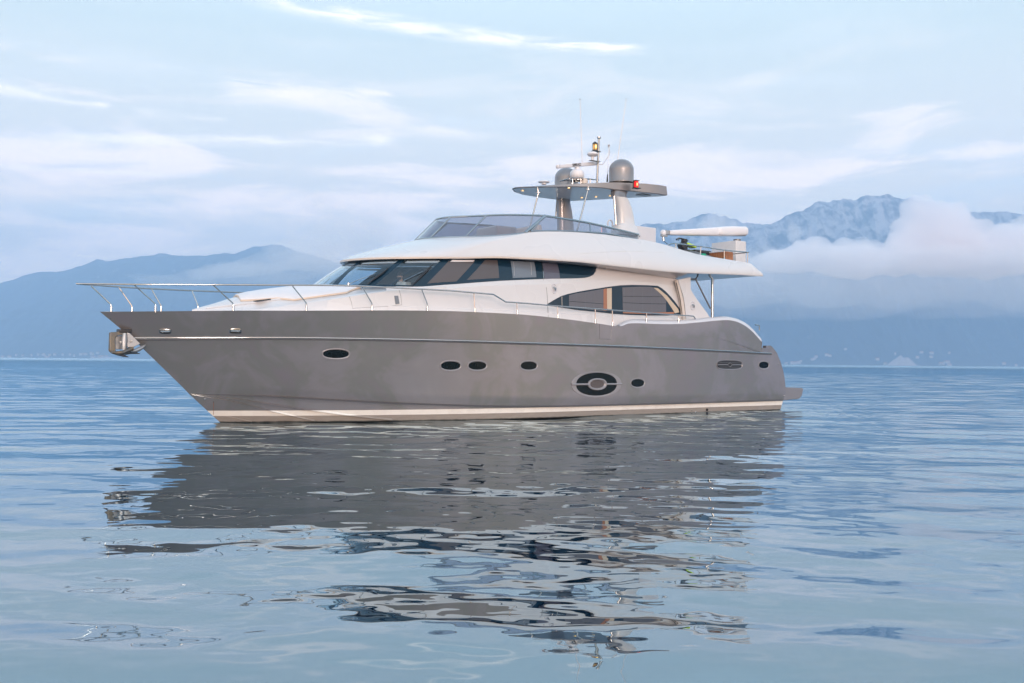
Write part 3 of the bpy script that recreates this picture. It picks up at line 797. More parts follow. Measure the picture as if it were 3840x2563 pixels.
wiper([(1542, 1076), (1572, 1046), (1600, 1018), (1623, 994)], [(1483, 1075), (1510, 1058), (1584, 1022)])
m = MB(); q0, q1, q2 = hy(1174, 1084, -.75), hy(1232, 1034, -.8), hy(1287, 1002, -.85)
m.tube([hy(1188, 1067, -.8), hy(1215, 1045, -.8), hy(1250, 1022, -.8), q2], .03, 6, rs=[.015, .035, .035, .01]); w3 = m.mk('wiper', M['black'], yacht)
MB().tube([q0, hy(1195, 1062, -.8), q1], .014, 6).mk('wiper_arm', M['darkgrey'], w3)
MB().tube([hy(1196, 1083, -.6), hy(1238, 1044, -.7)], .014, 6).mk('wiper_arm', M['darkgrey'], w3)
# ---------------------------------------------------------------- cabin interior behind the windscreen
m = MB()
m.grid([[(x, y, 4.16-.02*abs(y)) for y in np.linspace(-k, k, 5)] for x, k in ((-3.15, .5), (-3.8, 1.3), (-4.6, 1.75), (-5.3, 1.85))])
m.box((-5.3, .8, 3.9), (.25, 2.0, .62), bev=.05); m.box((-5.15, -.7, 4.2), (.4, .7, .25), bev=.05)
inter = m.mk('dashboard', M['dash'], yacht)
m = MB(); m.grid([[(x, y, 3.0) for y in (-2.1, 2.1)] for x in (-4, -13)]); m.grid([[(-8.9, y, z) for y in (-1.95, 1.95)] for z in (3, 5.35)])
m.grid([[(x, y, 5.35+.0*x) for y in (-1.5, 1.5)] for x in (-5.5, -9)])
m.mk('cabin_lining', M['interior'], yacht, smooth=False)
for yy in (.75, -.55):
    m = MB(); m.box((-6.65, yy, 4.15), (.16, .62, .95), ry=math.radians(-8), bev=.07); m.box((-6.3, yy, 3.7), (.6, .6, .16), bev=.06); m.tube([(-6.3, yy, 3.0), (-6.3, yy, 3.65)], .06)
    m.mk('helm_seat', M['interior'], yacht)
m = MB(); R_ = .2; cx = Vector((-5.55, .85, 4.15)); ax = Vector((.5, 0, .85)).normalized(); u_ = Vector((0, 1, 0)); v_ = ax.cross(u_)
m.tube([cx+(u_*math.cos(q)+v_*math.sin(q))*R_ for q in np.linspace(0, 2*math.pi, 25)], .014, 6); m.tube([cx, cx-ax*.25], .03)
for q in (0, 2.1, 4.2): m.tube([cx, cx+(u_*math.cos(q)+v_*math.sin(q))*R_], .01, 5)
m.mk('steering_wheel', M['black'], yacht)

# ---------------------------------------------------------------- flybridge shell
zL = smooth_tab([(-4.12, 5.19), (-5.5, 5.235), (-7.1, 5.325), (-9.05, 5.455), (-11.6, 5.485), (-13.7, 5.43), (-16, 5.385), (-19.8, 5.50), (-21.6, 5.545)])
yL = smooth_tab([(-7.1, 2.12), (-9, 2.3), (-11.5, 2.66), (-13.7, 2.86), (-16, 2.95), (-19, 2.94), (-21.6, 2.88)])
zT = smooth_tab([(-6.9, 6.07), (-8.2, 6.12), (-9.4, 6.25), (-10.6, 6.46), (-12, 6.56), (-13.2, 6.59), (-15.35, 6.55), (-16.6, 6.45), (-17.5, 6.31), (-18.3, 6.20), (-20.1, 6.08), (-21.0, 6.0), (-21.45, 5.72)])
yT = smooth_tab([(-10.4, 1.98), (-13.2, 2.12), (-16.5, 2.22), (-18.1, 2.32), (-20.1, 2.50), (-21.45, 2.78)])
def LT(s):
    if s < .35:
        ph = s/.35*math.pi/2; x, y = ell(-4.12, 3.0, 2.12, ph); L_ = Vector((x, y, zL(x)))
        x, y = ell(-6.9, 3.5, 1.98, ph); T_ = Vector((x, y, zT(x)))
    else:
        t = (s-.35)/.65; x = -7.12+(-21.6+7.12)*t; L_ = Vector((x, yL(x), zL(x)))
        x = -10.4+(-21.45+10.4)*t; T_ = Vector((x, yT(x), zT(x)))
    return L_, T_
fl = MB(); P = []; ss = np.linspace(0, 1, 90)
for s in ss:
    L_, T_ = LT(float(s)); r = []
    e = .80 if s < .35 else .80-.22*min(1, (s-.35)/.4)
    r.append((L_.x, L_.y-.012, L_.z-.065)); r.append((L_.x, L_.y, L_.z-.05)); r.append(tuple(L_))
    for h in np.linspace(.03, 1, 16):
        r.append((L_.x+(T_.x-L_.x)*h, L_.y+(T_.y-L_.y)*h, L_.z+(T_.z-L_.z)*h**e))
    r.append((T_.x-(.10 if s < .35 else 0)*math.cos(s/.35*math.pi/2 if s < .35 else 0), max(T_.y-.1, 0), T_.z-.01)); r.append((T_.x-.15 if s < .35 else T_.x, max(T_.y-.16, 0), min(T_.z-.1, 5.9)))
    P.append(r)
fl.grid(P); fl.grid(mirror(P))
fly = fl.mk('flybridge', M['white'], yacht, smooth=45)
fbv = BVHTree.FromPolygons([Vector(v) for v in fl.v], fl.f)
# beige lip under the brow
m = MB()
for sg in (1, -1):
    m.grid([[(LT(s)[0].x, (LT(s)[0].y+.004)*sg, LT(s)[0].z-.062), (LT(s)[0].x+.004, (LT(s)[0].y+.008)*sg, LT(s)[0].z-.008), (LT(s)[0].x, (LT(s)[0].y-.002)*sg, LT(s)[0].z-.0)] for s in [float(q) for q in np.linspace(0, .52, 50)]])
m.mk('brow_trim', M['cream'], fly)
# soffit and underside
m = MB()
for sg in (1, -1):
    P = []
    for s in np.linspace(.0, .80, 60):
        L_ = LT(float(s))[0]
        xi = L_.x
        if xi > -7.1: yi = max(L_.y-.25, 0); zi = L_.z-.06
        else: yi = ysec(xi, zsoff(xi))-.02; zi = zsoff(xi)
        if xi < -17.8: break
        P.append([(xi, (L_.y-.010)*sg, L_.z-.06), (xi, (L_.y*.5+yi*.5)*sg, (L_.z-.06)*.45+zi*.55), (xi, yi*sg, zi), (xi, max(yi-.3, 0)*sg, zi+.01)])
    m.grid(P)
    # end face of the box moulding and flat aft underside
    e = P[-1]; m.add([e[0], e[1], e[2], (e[2][0], e[2][1], 5.45), (e[0][0], e[0][1], 5.45)], [(0, 1, 2, 3, 4)])
m.mk('soffit', M['white'], fly, smooth=40)
m = MB(); m.grid([[(x, (yL(x)-.03)*q, zL(x)-.035+.0*q) for q in np.linspace(-1, 1, 7)] for x in np.linspace(-17.75, -21.58, 10)])
m.mk('overhang_underside', M['cap'], fly, smooth=40)
m = MB(); m.grid([[(x, hw*q, 5.85) for q in (-1, 0, 1)] for x, hw in ((-8.0, .8), (-9, 1.45), (-10.4, 1.8), (-14, 1.95), (-18, 2.1), (-21.0, 2.4))]); m.grid([[(-21.5, q*2.8, 5.53), (-21.2, q*2.6, 5.86)] for q in (-1, 0, 1)])
m.mk('flybridge_deck', M['white'], yacht)
# character crease on the flank
m = MB(); m.tube(side_trace([(2140, 955), (2190, 951), (2262, 946), (2330, 943.5), (2400, 944), (2480, 948), (2560, 955)], fbv, -.004), .012, 6, rs=[.004, .012, .014, .014, .014, .012, .003]); m.mk('flank_crease', M['white'], fly)
# ---------------------------------------------------------------- wing panel aft of the cabin
YW = 2.56
wp = catmull([(2543, 1050, 0), (2551, 1075, 0), (2562, 1110, 0), (2569, 1150, 0), (2574, 1210, 0)], 4)
outer = [(2574, 1213), (2668, 1200), (2650, 1172), (2630, 1146), (2612, 1122), (2597, 1098), (2590, 1086), (2590, 1040)]
poly = [hy(q.x, q.y, YW) for q in wp]+[hy(a, b, YW) for a, b in outer[1:]]
for sg in (1, -1):
    MB().plate([(p.x, p.y*sg, p.z) for p in poly], (0, -.12*sg, 0)).mk('wing_panel', M['white'], yacht, smooth=False)
pl = [hy(a, b, YW+.004) for a, b in [(2540, 1050), (2548, 1072), (2556, 1100), (2563, 1130), (2567, 1160), (2572, 1205), (2562, 1205), (2558, 1160), (2552, 1120), (2544, 1085), (2537, 1055)]]
MB().plate(pl, (0, -.10, 0)).mk('door_edge', M['cream'], yacht, smooth=False)
MB().tube([hy(a, b, YW-.02) for a, b in [(2536, 1062), (2541, 1082), (2548, 1110), (2554, 1145), (2559, 1180), (2562, 1205)]], .012, 6).mk('door_gasket', M['black'], yacht)
pw = hy(2597, 1147, YW)
r = MB(); r.lathe(pw, [(.13, -.002), (.125, .02), (.105, .025), (.09, .004), (.01, .003)], 20, Vector((0, 1, 0))); r.v = [(v[0], v[1], pw.z+(v[2]-pw.z)*1.4) for v in r.v]
ro = r.mk('cleat_recess', M['cap'], yacht); MB().tube([pw+Vector((.05, .05, .05)), pw+Vector((0, .09, 0)), pw+Vector((-.03, .05, -.06))], .028, 8).mk('mooring_cleat', M['steel'], ro)
# support post of the overhang with its brace
YP = 2.45
for sg in (1, -1):
    pt = [hy(2659, 1024, YP), hy(2663, 1036, YP), hy(2671, 1047, YP), hy(2671, 1110, YP), hy(2671, 1196, YP)]
    po = MB().tube([(p.x, p.y*sg, p.z) for p in pt], .052, 12).mk('overhang_post', M['steel'], yacht)
    m = MB(); pt = [hy(2618, 1026, YP), hy(2615, 1038, YP), hy(2608, 1047, YP), hy(2664, 1158, YP)]; m.tube([(p.x, p.y*sg, p.z) for p in pt], .03, 8)
    pt = [hy(2590, 1048, YP), hy(2612, 1048, YP)]; m.tube([(p.x, p.y*sg, p.z) for p in pt], .03, 8)
    m.mk('post_brace', M['darkgrey'], po)
# ---------------------------------------------------------------- bow and side rails
ports = [(290, 1065), (330, 1065.3), (400, 1066), (500, 1067), (600, 1067.5), (800, 1068.5), (1000, 1069.5), (1240, 1071), (1313, 1072.5), (1400, 1076), (1526, 1082.5), (1653, 1089), (1781, 1099), (1845, 1104.5)]
rp = [hs(a, b, brail) for a, b in ports]
zr = smooth_tab([(p.x, p.z) for p in rp]); xrs = np.linspace(rp[0].x-.02, rp[-1].x, 70)
railp = [Vector((x, max(brail(x), .0), zr(x))) for x in xrs]
nose = [Vector((4.12, 0, zr(4.0)))]
bsi = lambda x: bsheer(x)-.05
aftp = [hs(a, b, bsi) for a, b in [(1896, 1133), (1990, 1140), (2100, 1149.5), (2232, 1158.6), (2411, 1173), (2538, 1182), (2595, 1186), (2603, 1190), (2607, 1197)]]
R1 = railp+[hs(1852, 1106, bsi)]+[aftp[0]]+catmull(aftp, 3)[1:]
stb = [Vector((p.x, -p.y, p.z)) for p in R1]
m = MB(); m.tube(list(reversed(stb))+nose+R1, .026, 10)
rail = m.mk('bow_rail', M['steel'], yacht)
posts = [((583, 1166), (582, 1141), (503, 1069)), ((875, 1166), (874, 1140), (800, 1071)), ((1149, 1166), (1149, 1138), (1097, 1074)), ((1395, 1166), (1394, 1139), (1359, 1078)), ((1603, 1166), (1601, 1143), (1582, 1088)),
         ((1781, 1170), None, (1777, 1100)), ((1940, 1180), None, (1938, 1137)), ((2092, 1195), None, (2090, 1150)), ((2233, 1213), None, (2232, 1160)), ((2297, 1221), None, (2296, 1164)), ((2424, 1206), None, (2424, 1175)), ((2545, 1205), None, (2545, 1183))]
def post(base, knee, top, sg):
    m = MB(); yfb = (lambda x: bsi(x)*sg); yft = (lambda x: brail(x)*sg) if knee else yfb
    b = hs(*base, yfb); t = hs(*top, yft); b.z = max(zsheer(b.x)-.03, b.z-.05)
    if knee: k = hs(*knee, yfb); k.x = b.x; pts = [b, k-Vector((0, 0, .03)), k+(t-k).normalized()*.03, t]
    else: pts = [b, t]
    return b, t, pts
for i, (b_, k_, t_) in enumerate(posts):
    b, t, pts = post(b_, k_, t_, 1)
    for sg in ((1, -1) if i >= 3 else (1,)):
        m = MB(); q = [Vector((p.x, p.y*sg, p.z)) for p in pts]; m.tube(q, .019, 8)
        bb = Vector((b.x, b.y*sg, b.z)); m.tube([bb, bb+Vector((0, 0, .17))], .03, 10, rs=[.036, .028])
        m.mk('stanchion', M['steel'], rail)
for b_, k_, t_ in [((417, 1168), (417, 1144), (342, 1073)), ((495, 1168), (495, 1149), (447, 1080)), ((604, 1168), (604, 1148), (569, 1086)), ((743, 1155), (743, 1147), (721, 1094)), ((903, 1150), (900, 1114), (896, 1101))]:
    m = MB(); b, t, pts = post(b_, k_, t_, -1); b.z = zdeck(b.x)-.02; m.tube(pts, .019, 8); m.tube([b, b+Vector((0, 0, .17))], .03, 10, rs=[.036, .028]); m.mk('stanchion', M['steel'], rail)
# ---------------------------------------------------------------- flybridge windscreen
fb = [(-.9, None)]
ZB = lambda s: LT(s)[1]+Vector((0, -.05, .0))
def fly_top(s):
    T_ = ZB(s)
    return T_
def s_fly(px, y0=0):
    ss = np.linspace(0, .9, 900); xs = [proj(ZB(float(s)))[0] for s in ss]; return float(np.interp(px, xs, ss))
frontB = [(-.30, None)]
topF = smooth_tab([(0, 6.87), (.12, 6.90), (.25, 7.03), (.33, 7.10)])
def front_pt(s, v):
    a = abs(s); sg = 1 if s >= 0 else -1
    b = ZB(a); ph = min(a/.35, 1)*math.pi/2
    t = Vector((-7.75-3.55*(1-math.cos(ph))*1.02, 1.66*math.sin(ph), topF(a)))
    p = b.lerp(t, v); return Vector((p.x, p.y*sg, p.z))
sC = s_fly(1968)
def front_patch(s0, s1, t0, t1, v0=0.0, v1=1.0):
    return [[front_pt((s0+(s1-s0)*i/10)*(1-v)+(t0+(t1-t0)*i/10)*v, v) for i in range(11)] for v in np.linspace(v0, v1, 5)]
s1 = s_fly(1612); s2 = s_fly(1743)
def s_top(px):
    ss = np.linspace(0, .35, 400); xs = [proj(front_pt(float(s), 1))[0] for s in ss]; return float(np.interp(px, xs, ss))
t1, t2, tC = s_top(1689), s_top(1823), s_top(2044)
fws = MB(); fr_ = MB()
tp = hy(2044, 813, 1.62)
paneL = []
edges = [(s1, t1), (s2, t2), (sC, tC)]
P0 = [(-s1, s1, -t1, t1)]+[(s1, s2, t1, t2), (s2, sC, t2, tC), (-s1, -s2, -t1, -t2), (-s2, -sC, -t2, -tC)]
root_ws = MB()
for a, b, c, d in P0: root_ws.grid([])if False else None
frm = MB()
frm.tube([front_pt(s, 1) for s in np.linspace(-tC, tC, 40)], .036, 8)
frm.tube([front_pt(s, .01) for s in np.linspace(-sC, sC, 40)], .036, 8)
for a, c in [(s1, t1), (s2, t2), (-s1, -t1), (-s2, -t2)]: frm.tube([front_pt(a, 0), front_pt(c, 1)], .034, 8)
for sg in (1, -1): frm.tube([front_pt(sC*sg, 0), front_pt(tC*sg, 1)], .06, 8)
# side screens
yS = lambda x: yT(x)-.06
sb_ = [hs(a, b, yS) for a, b in [(1990, 869), (2060, 867), (2148, 869), (2215, 872.5), (2289, 879), (2391, 899)]]
st_ = [front_pt(tC, 1)]+[hs(a, b, lambda x: yT(x)-.30) for a, b in [(2120, 822), (2212, 838), (2310, 860)]]+[hs(2395, 881, yS)]
st_c = catmull(st_, 5); sb_c = catmull(sb_, 4)
for sg in (1, -1):
    f = lambda L: [Vector((p.x, p.y*sg, p.z)) for p in L]
    frm.tube(f(st_c), .042, 8); frm.tube(f(sb_c), .036, 8); frm.tube(f([sb_[-1], st_[-1]]), .03, 8); frm.tube(f([sb_[0], st_[0]]), .03, 8)
    frm.tube(f([sb_[3], st_[2]]), .028, 8)
fwf = frm.mk('flybridge_windscreen', M['steel'], yacht)
for a, b, c, d in P0: MB().grid(front_patch(a, b, c, d)).mk('pane', M['smoke'], fwf)
n_ = 20
rs_ = lambda L, k: [L[int(round(i*(len(L)-1)/k))] for i in range(k+1)]
for sg in (1, -1):
    A_, B_ = rs_(sb_c, n_), rs_(st_c, n_); m = MB(); m.grid([[(p.x, p.y*sg, p.z) for p in A_], [(p.x, p.y*sg, p.z) for p in B_]]); m.mk('pane', M['smoke'], fwf)
# flybridge furniture seen through and over the glass
MB().box((-9.8, .55, 6.25), (.9, 1.3, .85), bev=.1).mk('flybridge_console', M['cream'], yacht)
m = MB(); m.box((-12.4, -.9, 6.6), (.25, 1.5, 1.0), ry=.15, bev=.1); m.box((-12.0, -.9, 6.2), (.8, 1.5, .5), bev=.1)
m.mk('flybridge_seat', M['cream'], yacht)
MB().box((-16.0, 1.15, 6.6), (1.5, .9, 1.15), bev=.05).mk('flybridge_locker', M['cap'], yacht)
m = MB(); q = hy(2288, 840, 1.4); m.tube([q+Vector((.12*math.cos(a), 0, .14*math.sin(a))) for a in np.linspace(-.6, 3.7, 14)], .03, 8); m.mk('hoop_handle', M['cap'], yacht)
# ---------------------------------------------------------------- hardtop
HZ = 8.45
under = [(1922, 711), (1930, 721), (1960, 731), (2020, 741), (2090, 750), (2130, 755), (2160, 754), (2240, 750), (2301, 746), (2400, 741), (2470, 738), (2499, 734), (2470, 729), (2420, 723), (2361, 718), (2300, 712), (2260, 706), (2212, 703), (2150, 701.5), (2088, 703), (2020, 704), (1960, 705.5), (1932, 707)]
ul = [hz(a, b, HZ) for a, b in under]
cen = sum(ul, Vector())/len(ul)
thick = lambda p: interp(p.x, [(-17, .36), (-16.4, .36), (-15.5, .33), (-14.5, .27), (-13.6, .14), (-12.6, .09), (-11.6, .06)])*(1 if p.y > .2 else .75)
side = [p+Vector((0, 0, thick(p))) for p in ul]
def ins(L, k, dz): return [cen.lerp(Vector((p.x, p.y, 0)), k)*1.0 for p in L]
m = MB(); n = len(ul)
def loopk(k, z0, crown): return [Vector((cen.x+(p.x-cen.x)*k, cen.y+(p.y-cen.y)*k, z0+(p.z-z0)*k+crown*(1-k*k))) for p in side]
top0 = HZ+.28
m.grid([ul, [Vector((p.x+(p.x-cen.x)*.012, p.y+(p.y-cen.y)*.012, p.z+.02)) for p in ul], side, loopk(.97, top0, 0), loopk(.8, top0, .05), loopk(.5, top0, .08), loopk(.02, top0, .10)], True)
ht = m.mk('hardtop', M['greypaint'], yacht, smooth=35)
m = MB(); m.grid([[Vector((cen.x+(p.x-cen.x)*k, cen.y+(p.y-cen.y)*k, HZ-.003)) for p in ul] for k in (.985, .6, .02)], True); m.mk('hardtop_lining', M['cap'], ht)
for px, py in ((1960, 715.5), (2133, 705), (2182, 741.5), (2235, 738.5), (2288, 734.5)):
    p = hz(px, py, HZ-.01); MB().lathe(p, [(.075, .0), (.075, -.012), (.05, -.012)], 16).mk('downlight', M['steel'], ht)
    MB().lathe(p-Vector((0, 0, .013)), [(.05, 0), (0.001, -.001)], 14).mk('lamp_lens', M['warmlamp'], ht)
MB().box(hz(2413, 733, HZ-.02), (.5, .35, .02)).mk('speaker_panel', M['darkgrey'], ht)
# arch legs
def leg(sec, name, mat, ps=None):
    """sec: list of (left px, right px, py, y, depth)"""
    m = MB(); P = []
    for l, r, py, y, dp in sec:
        a = hy(l, py, y); b = hy(r, py, y); c = (a+b)/2; hw = (a-b).length/2; z = (a.z+b.z)/2
        P.append([Vector((c.x+hw*math.copysign(abs(math.cos(q))**.7, math.cos(q)), y+dp/2*math.copysign(abs(math.sin(q))**.7, math.sin(q)), z)) for q in np.linspace(0, 2*math.pi, 24, endpoint=False)])
    m.grid(P, True); return m.mk(name, mat, yacht, smooth=50)
Yp = 1.55
leg([(2296, 2351, 708, 1.3, .4), (2296, 2350, 718, 1.3, .4), (2296, 2344, 728, 1.35, .4), (2297, 2343, 738, 1.4, .40), (2303, 2350, 748, 1.45, .38)], 'arch_leg_head', M['greypaint'])
leg([(2303, 2346, 742, Yp-.02, .38), (2308, 2354, 755, Yp-.02, .38), (2314, 2364, 780, Yp-.02, .38), (2318, 2371, 810, Yp-.02, .38), (2319, 2375, 842, Yp-.02, .4), (2304, 2380, 850, Yp-.02, .6), (2300, 2390, 885, Yp-.02, .8)], 'arch_leg', M['white'])
leg([(2088, 2140, 706, -1.5, .5), (2089, 2142, 716, -1.5, .45), (2092, 2132, 738, -1.5, .42), (2092, 2133, 760, -1.5, .42), (2093, 2140, 790, -1.5, .4), (2094, 2146, 840, -1.5, .4), (2094, 2148, 880, -1.5, .4)], 'arch_leg', M['greypaint'])
for (a, b, y, r) in (((2303, 736), (2310, 845), 1.75, .045), ((2093, 700), (2084, 812), -1.25, .035)):
    MB().tube([hy(*a, y), hy(*b, y)], r, 10).mk('arch_tube', M['steel'], yacht)
for top, kn, bot, y in (((2205, 702), (2205, 712), (2160, 880), 1.3), ((2015, 703), (2019, 724), (1985, 860), .2)):
    t = hy(*top, y); k = hy(*kn, y); b = hy(*bot, y)
    m = MB(); m.tube([t, k, b], .032, 10); m.lathe(k, [(.0, .01), (.11, .01), (.11, -.01), (0, -.01)], 14); m.mk('hardtop_strut', M['steel'], yacht)
# radomes
def rod(c, R, H, name, mat):
    pr = [(R*1.02, 0), (R*1.02, .04), (R, .06), (R, H-R*.9)]+[(R*math.cos(a), H-R*.9+R*.9*math.sin(a)) for a in np.linspace(.08, math.pi/2, 14)]
    o = MB().lathe(c, pr, 40).mk(name, mat, yacht); return o
c = hy(2330, 681, 1.12); Rr = (hy(2288, 660, 1.12)-hy(2373, 660, 1.12)).length/2*.80
H1 = hy(2330, 598, 1.12).z-c.z+.06
rod(Vector((c.x, 1.12, c.z-.06)), Rr, H1, 'satellite_dome', M['greypaint'])
c2 = hy(2124, 693, -1.3); rod(Vector((c2.x, -1.3, c2.z-.25)), Rr*.98, hy(2124, 630, -1.3).z-c2.z+.25, 'satellite_dome', M['greypaint'])
# radar
rd = MB(); a = hy(2088, 625, .35); b = hy(2241, 614, .35)
a = Vector((-13.4, .0, 0)); 
A_ = hy(2088, 625.5, .25); B_ = hy(2241, 613, -.25)
rc = hy(2164, 654, 0.0)
m = MB(); m.lathe(rc-Vector((0, 0, .23)), [(.12, 0), (.2, .02), (.27, .10), (.285, .2), (.27, .30), (.2, .38), (.1, .42), (.1, .50)], 28)
rad = m.mk('radar', M['radome'], yacht)
ctr = (A_+B_)/2; ax = (B_-A_).normalized(); Lr = (B_-A_).length
prof = [(-.065, -.055), (-.05, -.075), (.05, -.075), (.065, -.055), (.065, .05), (.045, .072), (-.045, .072), (-.065, .05)]
sd = ax.cross(Vector((0, 0, 1))).normalized(); uu = sd.cross(ax).normalized()
m = MB(); m.grid([[A_+ax*t*Lr+sd*p[0]*k+uu*p[1]*k for p in prof] for t, k in ((0, .6), (.006, .95), (.02, 1), (.98, 1), (.994, .95), (1, .6))], True)
m.grid([[A_+ax*t*Lr+sd*p[0]*k+uu*p[1]*k for p in prof] for t, k in ((0, .6), (0, .01))], True); m.grid([[A_+ax*t*Lr+sd*p[0]*k+uu*p[1]*k for p in prof] for t, k in ((1, .6), (1, .01))], True)
bar = m.mk('scanner_bar', M['radome'], rad, smooth=30)
m = MB()
for t in (.035, .845): m.grid([[A_+ax*(t*Lr+e)+sd*p[0]*1.03+uu*p[1]*1.03 for p in prof] for e in (0, .012)], True)
m.mk('scanner_band', M['black'], rad)
camb = CB-ctr; fs = sd if sd.dot(camb) > 0 else -sd
tcu = bpy.data.curves.new('radar_lettering', 'FONT'); tcu.body = 'SIMRAD'; tcu.size = .155; tcu.align_x = 'CENTER'; tcu.align_y = 'CENTER'; tcu.extrude = .002; tcu.offset = .004; tcu.space_character = 1.02
tcu.materials.append(M['black']); to = bpy.data.objects.new('radar_lettering', tcu); COL.objects.link(to); to.parent = rad
xdir = ax if ax.dot(Vector((-1, 0, 0))) > 0 else -ax
if xdir.cross(uu).dot(fs) < 0: xdir = -xdir
mt = Matrix((( xdir.x, uu.x, fs.x, 0), (xdir.y, uu.y, fs.y, 0), (xdir.z, uu.z, fs.z, 0), (0, 0, 0, 1)))
tl = hy(2156, 620, .0); tl = A_+ax*(((2156-2088)/(2241-2088))*Lr)+fs*.068
mt.translation = tl
lme = bpy.data.meshes.new_from_object(to); bpy.data.objects.remove(to); lob = bpy.data.objects.new('radar_lettering', lme); COL.objects.link(lob)
lob.parent = rad; lob.matrix_local = mt
# radar stand
m = MB(); q = [hy(2137, 669, .3), hy(2182, 668.5, .3), hy(2246, 676, -.3), hy(2190, 672, -.35)]
m.tube([q[0], q[1], q[2]], .02, 6); m.tube([q[0], Vector((q[0].x-.1, -.4, q[0].z)), q[3], q[2]], .02, 6)
for px, py in ((2147, 670), (2178, 670), (2213, 673)):
    p = hy(px, py, .28); m.tube([p, Vector((p.x, p.y, 8.7))], .018, 6)
p = rc-Vector((0, 0, .23)); m.lathe(p, [(.3, -.03), (.3, -.0), (.1, .01)], 20)
m.mk('radar_stand', M['steel'], rad)
MB().lathe(hy(2190, 690, .2), [(.15, 0), (.155, .1), (.13, .18), (.06, .22), (.001, .23)], 24).mk('small_dome', M['cream'], yacht)
p = hy(2040, 693, .6); MB().lathe(p, [(.09, 0), (.09, .05), (.2, .07), (.22, .10), (.16, .14), (.001, .16)], 24).mk('gps_antenna', M['radome'], yacht)
# mast
m = MB(); mt_, mb_ = hy(2246, 517, 0), hy(2239, 686, 0); m.tube([mb_, mt_], .045, 12); m.lathe(mt_-Vector((0, 0, .02)), [(.06, -.03), (.075, .0), (.075, .05), (.0, .05)], 14)
mast = m.mk('mast', M['steel'], yacht)
m = MB(); l = hy(2231, 568, .0)
m.box(hy(2235, 569, 0), (.36, .2, .02)); m.lathe(l, [(.10, 0), (.10, .05), (.075, .06)], 16); m.lathe(l+Vector((0, 0, .29)), [(.10, -.02), (.10, .02), (.06, .06), (.04, .08), (.001, .09)], 16)
for q in (0.6, 2.2, 3.9, 5.4): m.tube([l+Vector((.09*math.cos(q), .09*math.sin(q), .04)), l+Vector((.09*math.cos(q), .09*math.sin(q), .30))], .01, 5)
la = m.mk('masthead_lamp', M['black'], mast); MB().lathe(l, [(.07, .06), (.085, .12), (.085, .22), (.07, .28)], 16).mk('lamp_lens', M['warmlens'], mast)
MB().lathe(l, [(.001, .10), (.02, .13), (.028, .17), (.018, .22), (.001, .24)], 10).mk('lamp_flame', M['warmlamp'], mast)
# brighter lamp core in front of the lens, where the photo shows the filament
fl_ = l+Vector((.33, .95, 0)).normalized()*.088; m = MB(); m.lathe(fl_, [(.001, .10), (.02, .13), (.028, .17), (.018, .22), (.001, .24)], 10); m.mk('lamp_filament', M['warmlamp'], mast)
m = MB(); g = hy(2222, 604, .12); m.box(hy(2230, 605, .1), (.5, .16, .015)); m.mk('antenna_shelf', M['darkgrey'], mast)
MB().lathe(g, [(.05, 0), (.055, .1), (.07, .16), (.17, .19), (.215, .25), (.20, .31), (.12, .35), (.001, .36)], 24).mk('gps_mushroom', M['radome'], mast)
m = MB(); m.tube([hy(a, b, 0) for a, b in ((2244, 616), (2260, 618), (2284, 583), (2285, 570))], .02, 8); m.tube([hy(2285, 571, 0), hy(2283, 548, 0)], .018, 8); m.lathe(hy(2283, 553, 0), [(.03, 0), (.045, .02), (.045, .1), (.0, .11)], 12)
m.mk('wind_sensor', M['cap'], mast)
def whip(a, b, y, base=None, r=.017):
    A_, B_ = hy(*a, y), hy(*b, y); m = MB(); m.tube([A_, A_.lerp(B_, .5), B_], r, 6, rs=[r*1.2, r, r*.7]); o = m.mk('whip_antenna', M['radome'], yacht)
    MB().lathe(B_, [(.012, 0), (.018, .02), (.012, .05), (0, .05)], 8).mk('antenna_tip', M['black'], o)
    if base: MB().tube([hy(*base, y), A_], .03, 8, rs=[.035, .02]).mk('antenna_base', M['black'], o)
whip((2184, 625), (2175, 376), -.9); whip((2316, 600), (2348, 374), -.9); whip((2278, 655), (2284, 548), .3, (2277, 683), .011)
# red port light
p = hy(2382, 709, 1.9)
pc = p+Vector((.05, .1, 0))
m = MB(); m.box(pc+Vector((-.03, -.06, .14)), (.26, .06, .30), bev=.02); m.box(pc+Vector((0, .02, -.0)), (.28, .2, .03)); m.box(pc+Vector((0, .0, .29)), (.20, .16, .03), bev=.01)
nl = m.mk('port_light', M['black'], yacht); MB().lathe(pc, [(.085, .02), (.09, .1), (.09, .2), (.075, .27)], 18).mk('red_lens', M['redlamp'], nl)
f2 = pc+Vector((.33, .95, 0)).normalized()*.09
MB().lathe(f2, [(.001, .07), (.014, .1), (.02, .15), (.012, .19), (.001, .21)], 10).mk('lit_filament', M['redcore'], nl)
# ---------------------------------------------------------------- aft flybridge rail and gear
yF = lambda x: yT(x)-.06
ft = [hs(a, b, yF) for a, b in [(2500, 922), (2512, 917), (2525, 914), (2560, 917), (2630, 925.5), (2716, 939), (2808, 947)]]
m = MB(); c = catmull(ft, 4)
for sg in (1, -1): m.tube([Vector((p.x, p.y*sg, p.z)) for p in c], .024, 8)
e = ft[-1]; m.tube([e, Vector((e.x, -e.y, e.z))], .024, 8)
fra = m.mk('flybridge_rail', M['steel'], yacht)
for (tx, ty), (bx, by) in (((2534, 915), (2534, 932)), ((2628, 925), (2626, 960)), ((2716, 939), (2716, 975)), ((2804, 947), (2803, 996))):
    a, b = hs(tx, ty, yF), hs(bx, by, yF)
    for sg in (1, -1):
        q = [Vector((p.x, p.y*sg, p.z)) for p in (b, a)]; m = MB(); m.tube(q, .02, 8); m.tube([q[0], q[0]+Vector((0, 0, .12))], .03, 8, rs=[.045, .024]); m.mk('stanchion', M['steel'], fra)
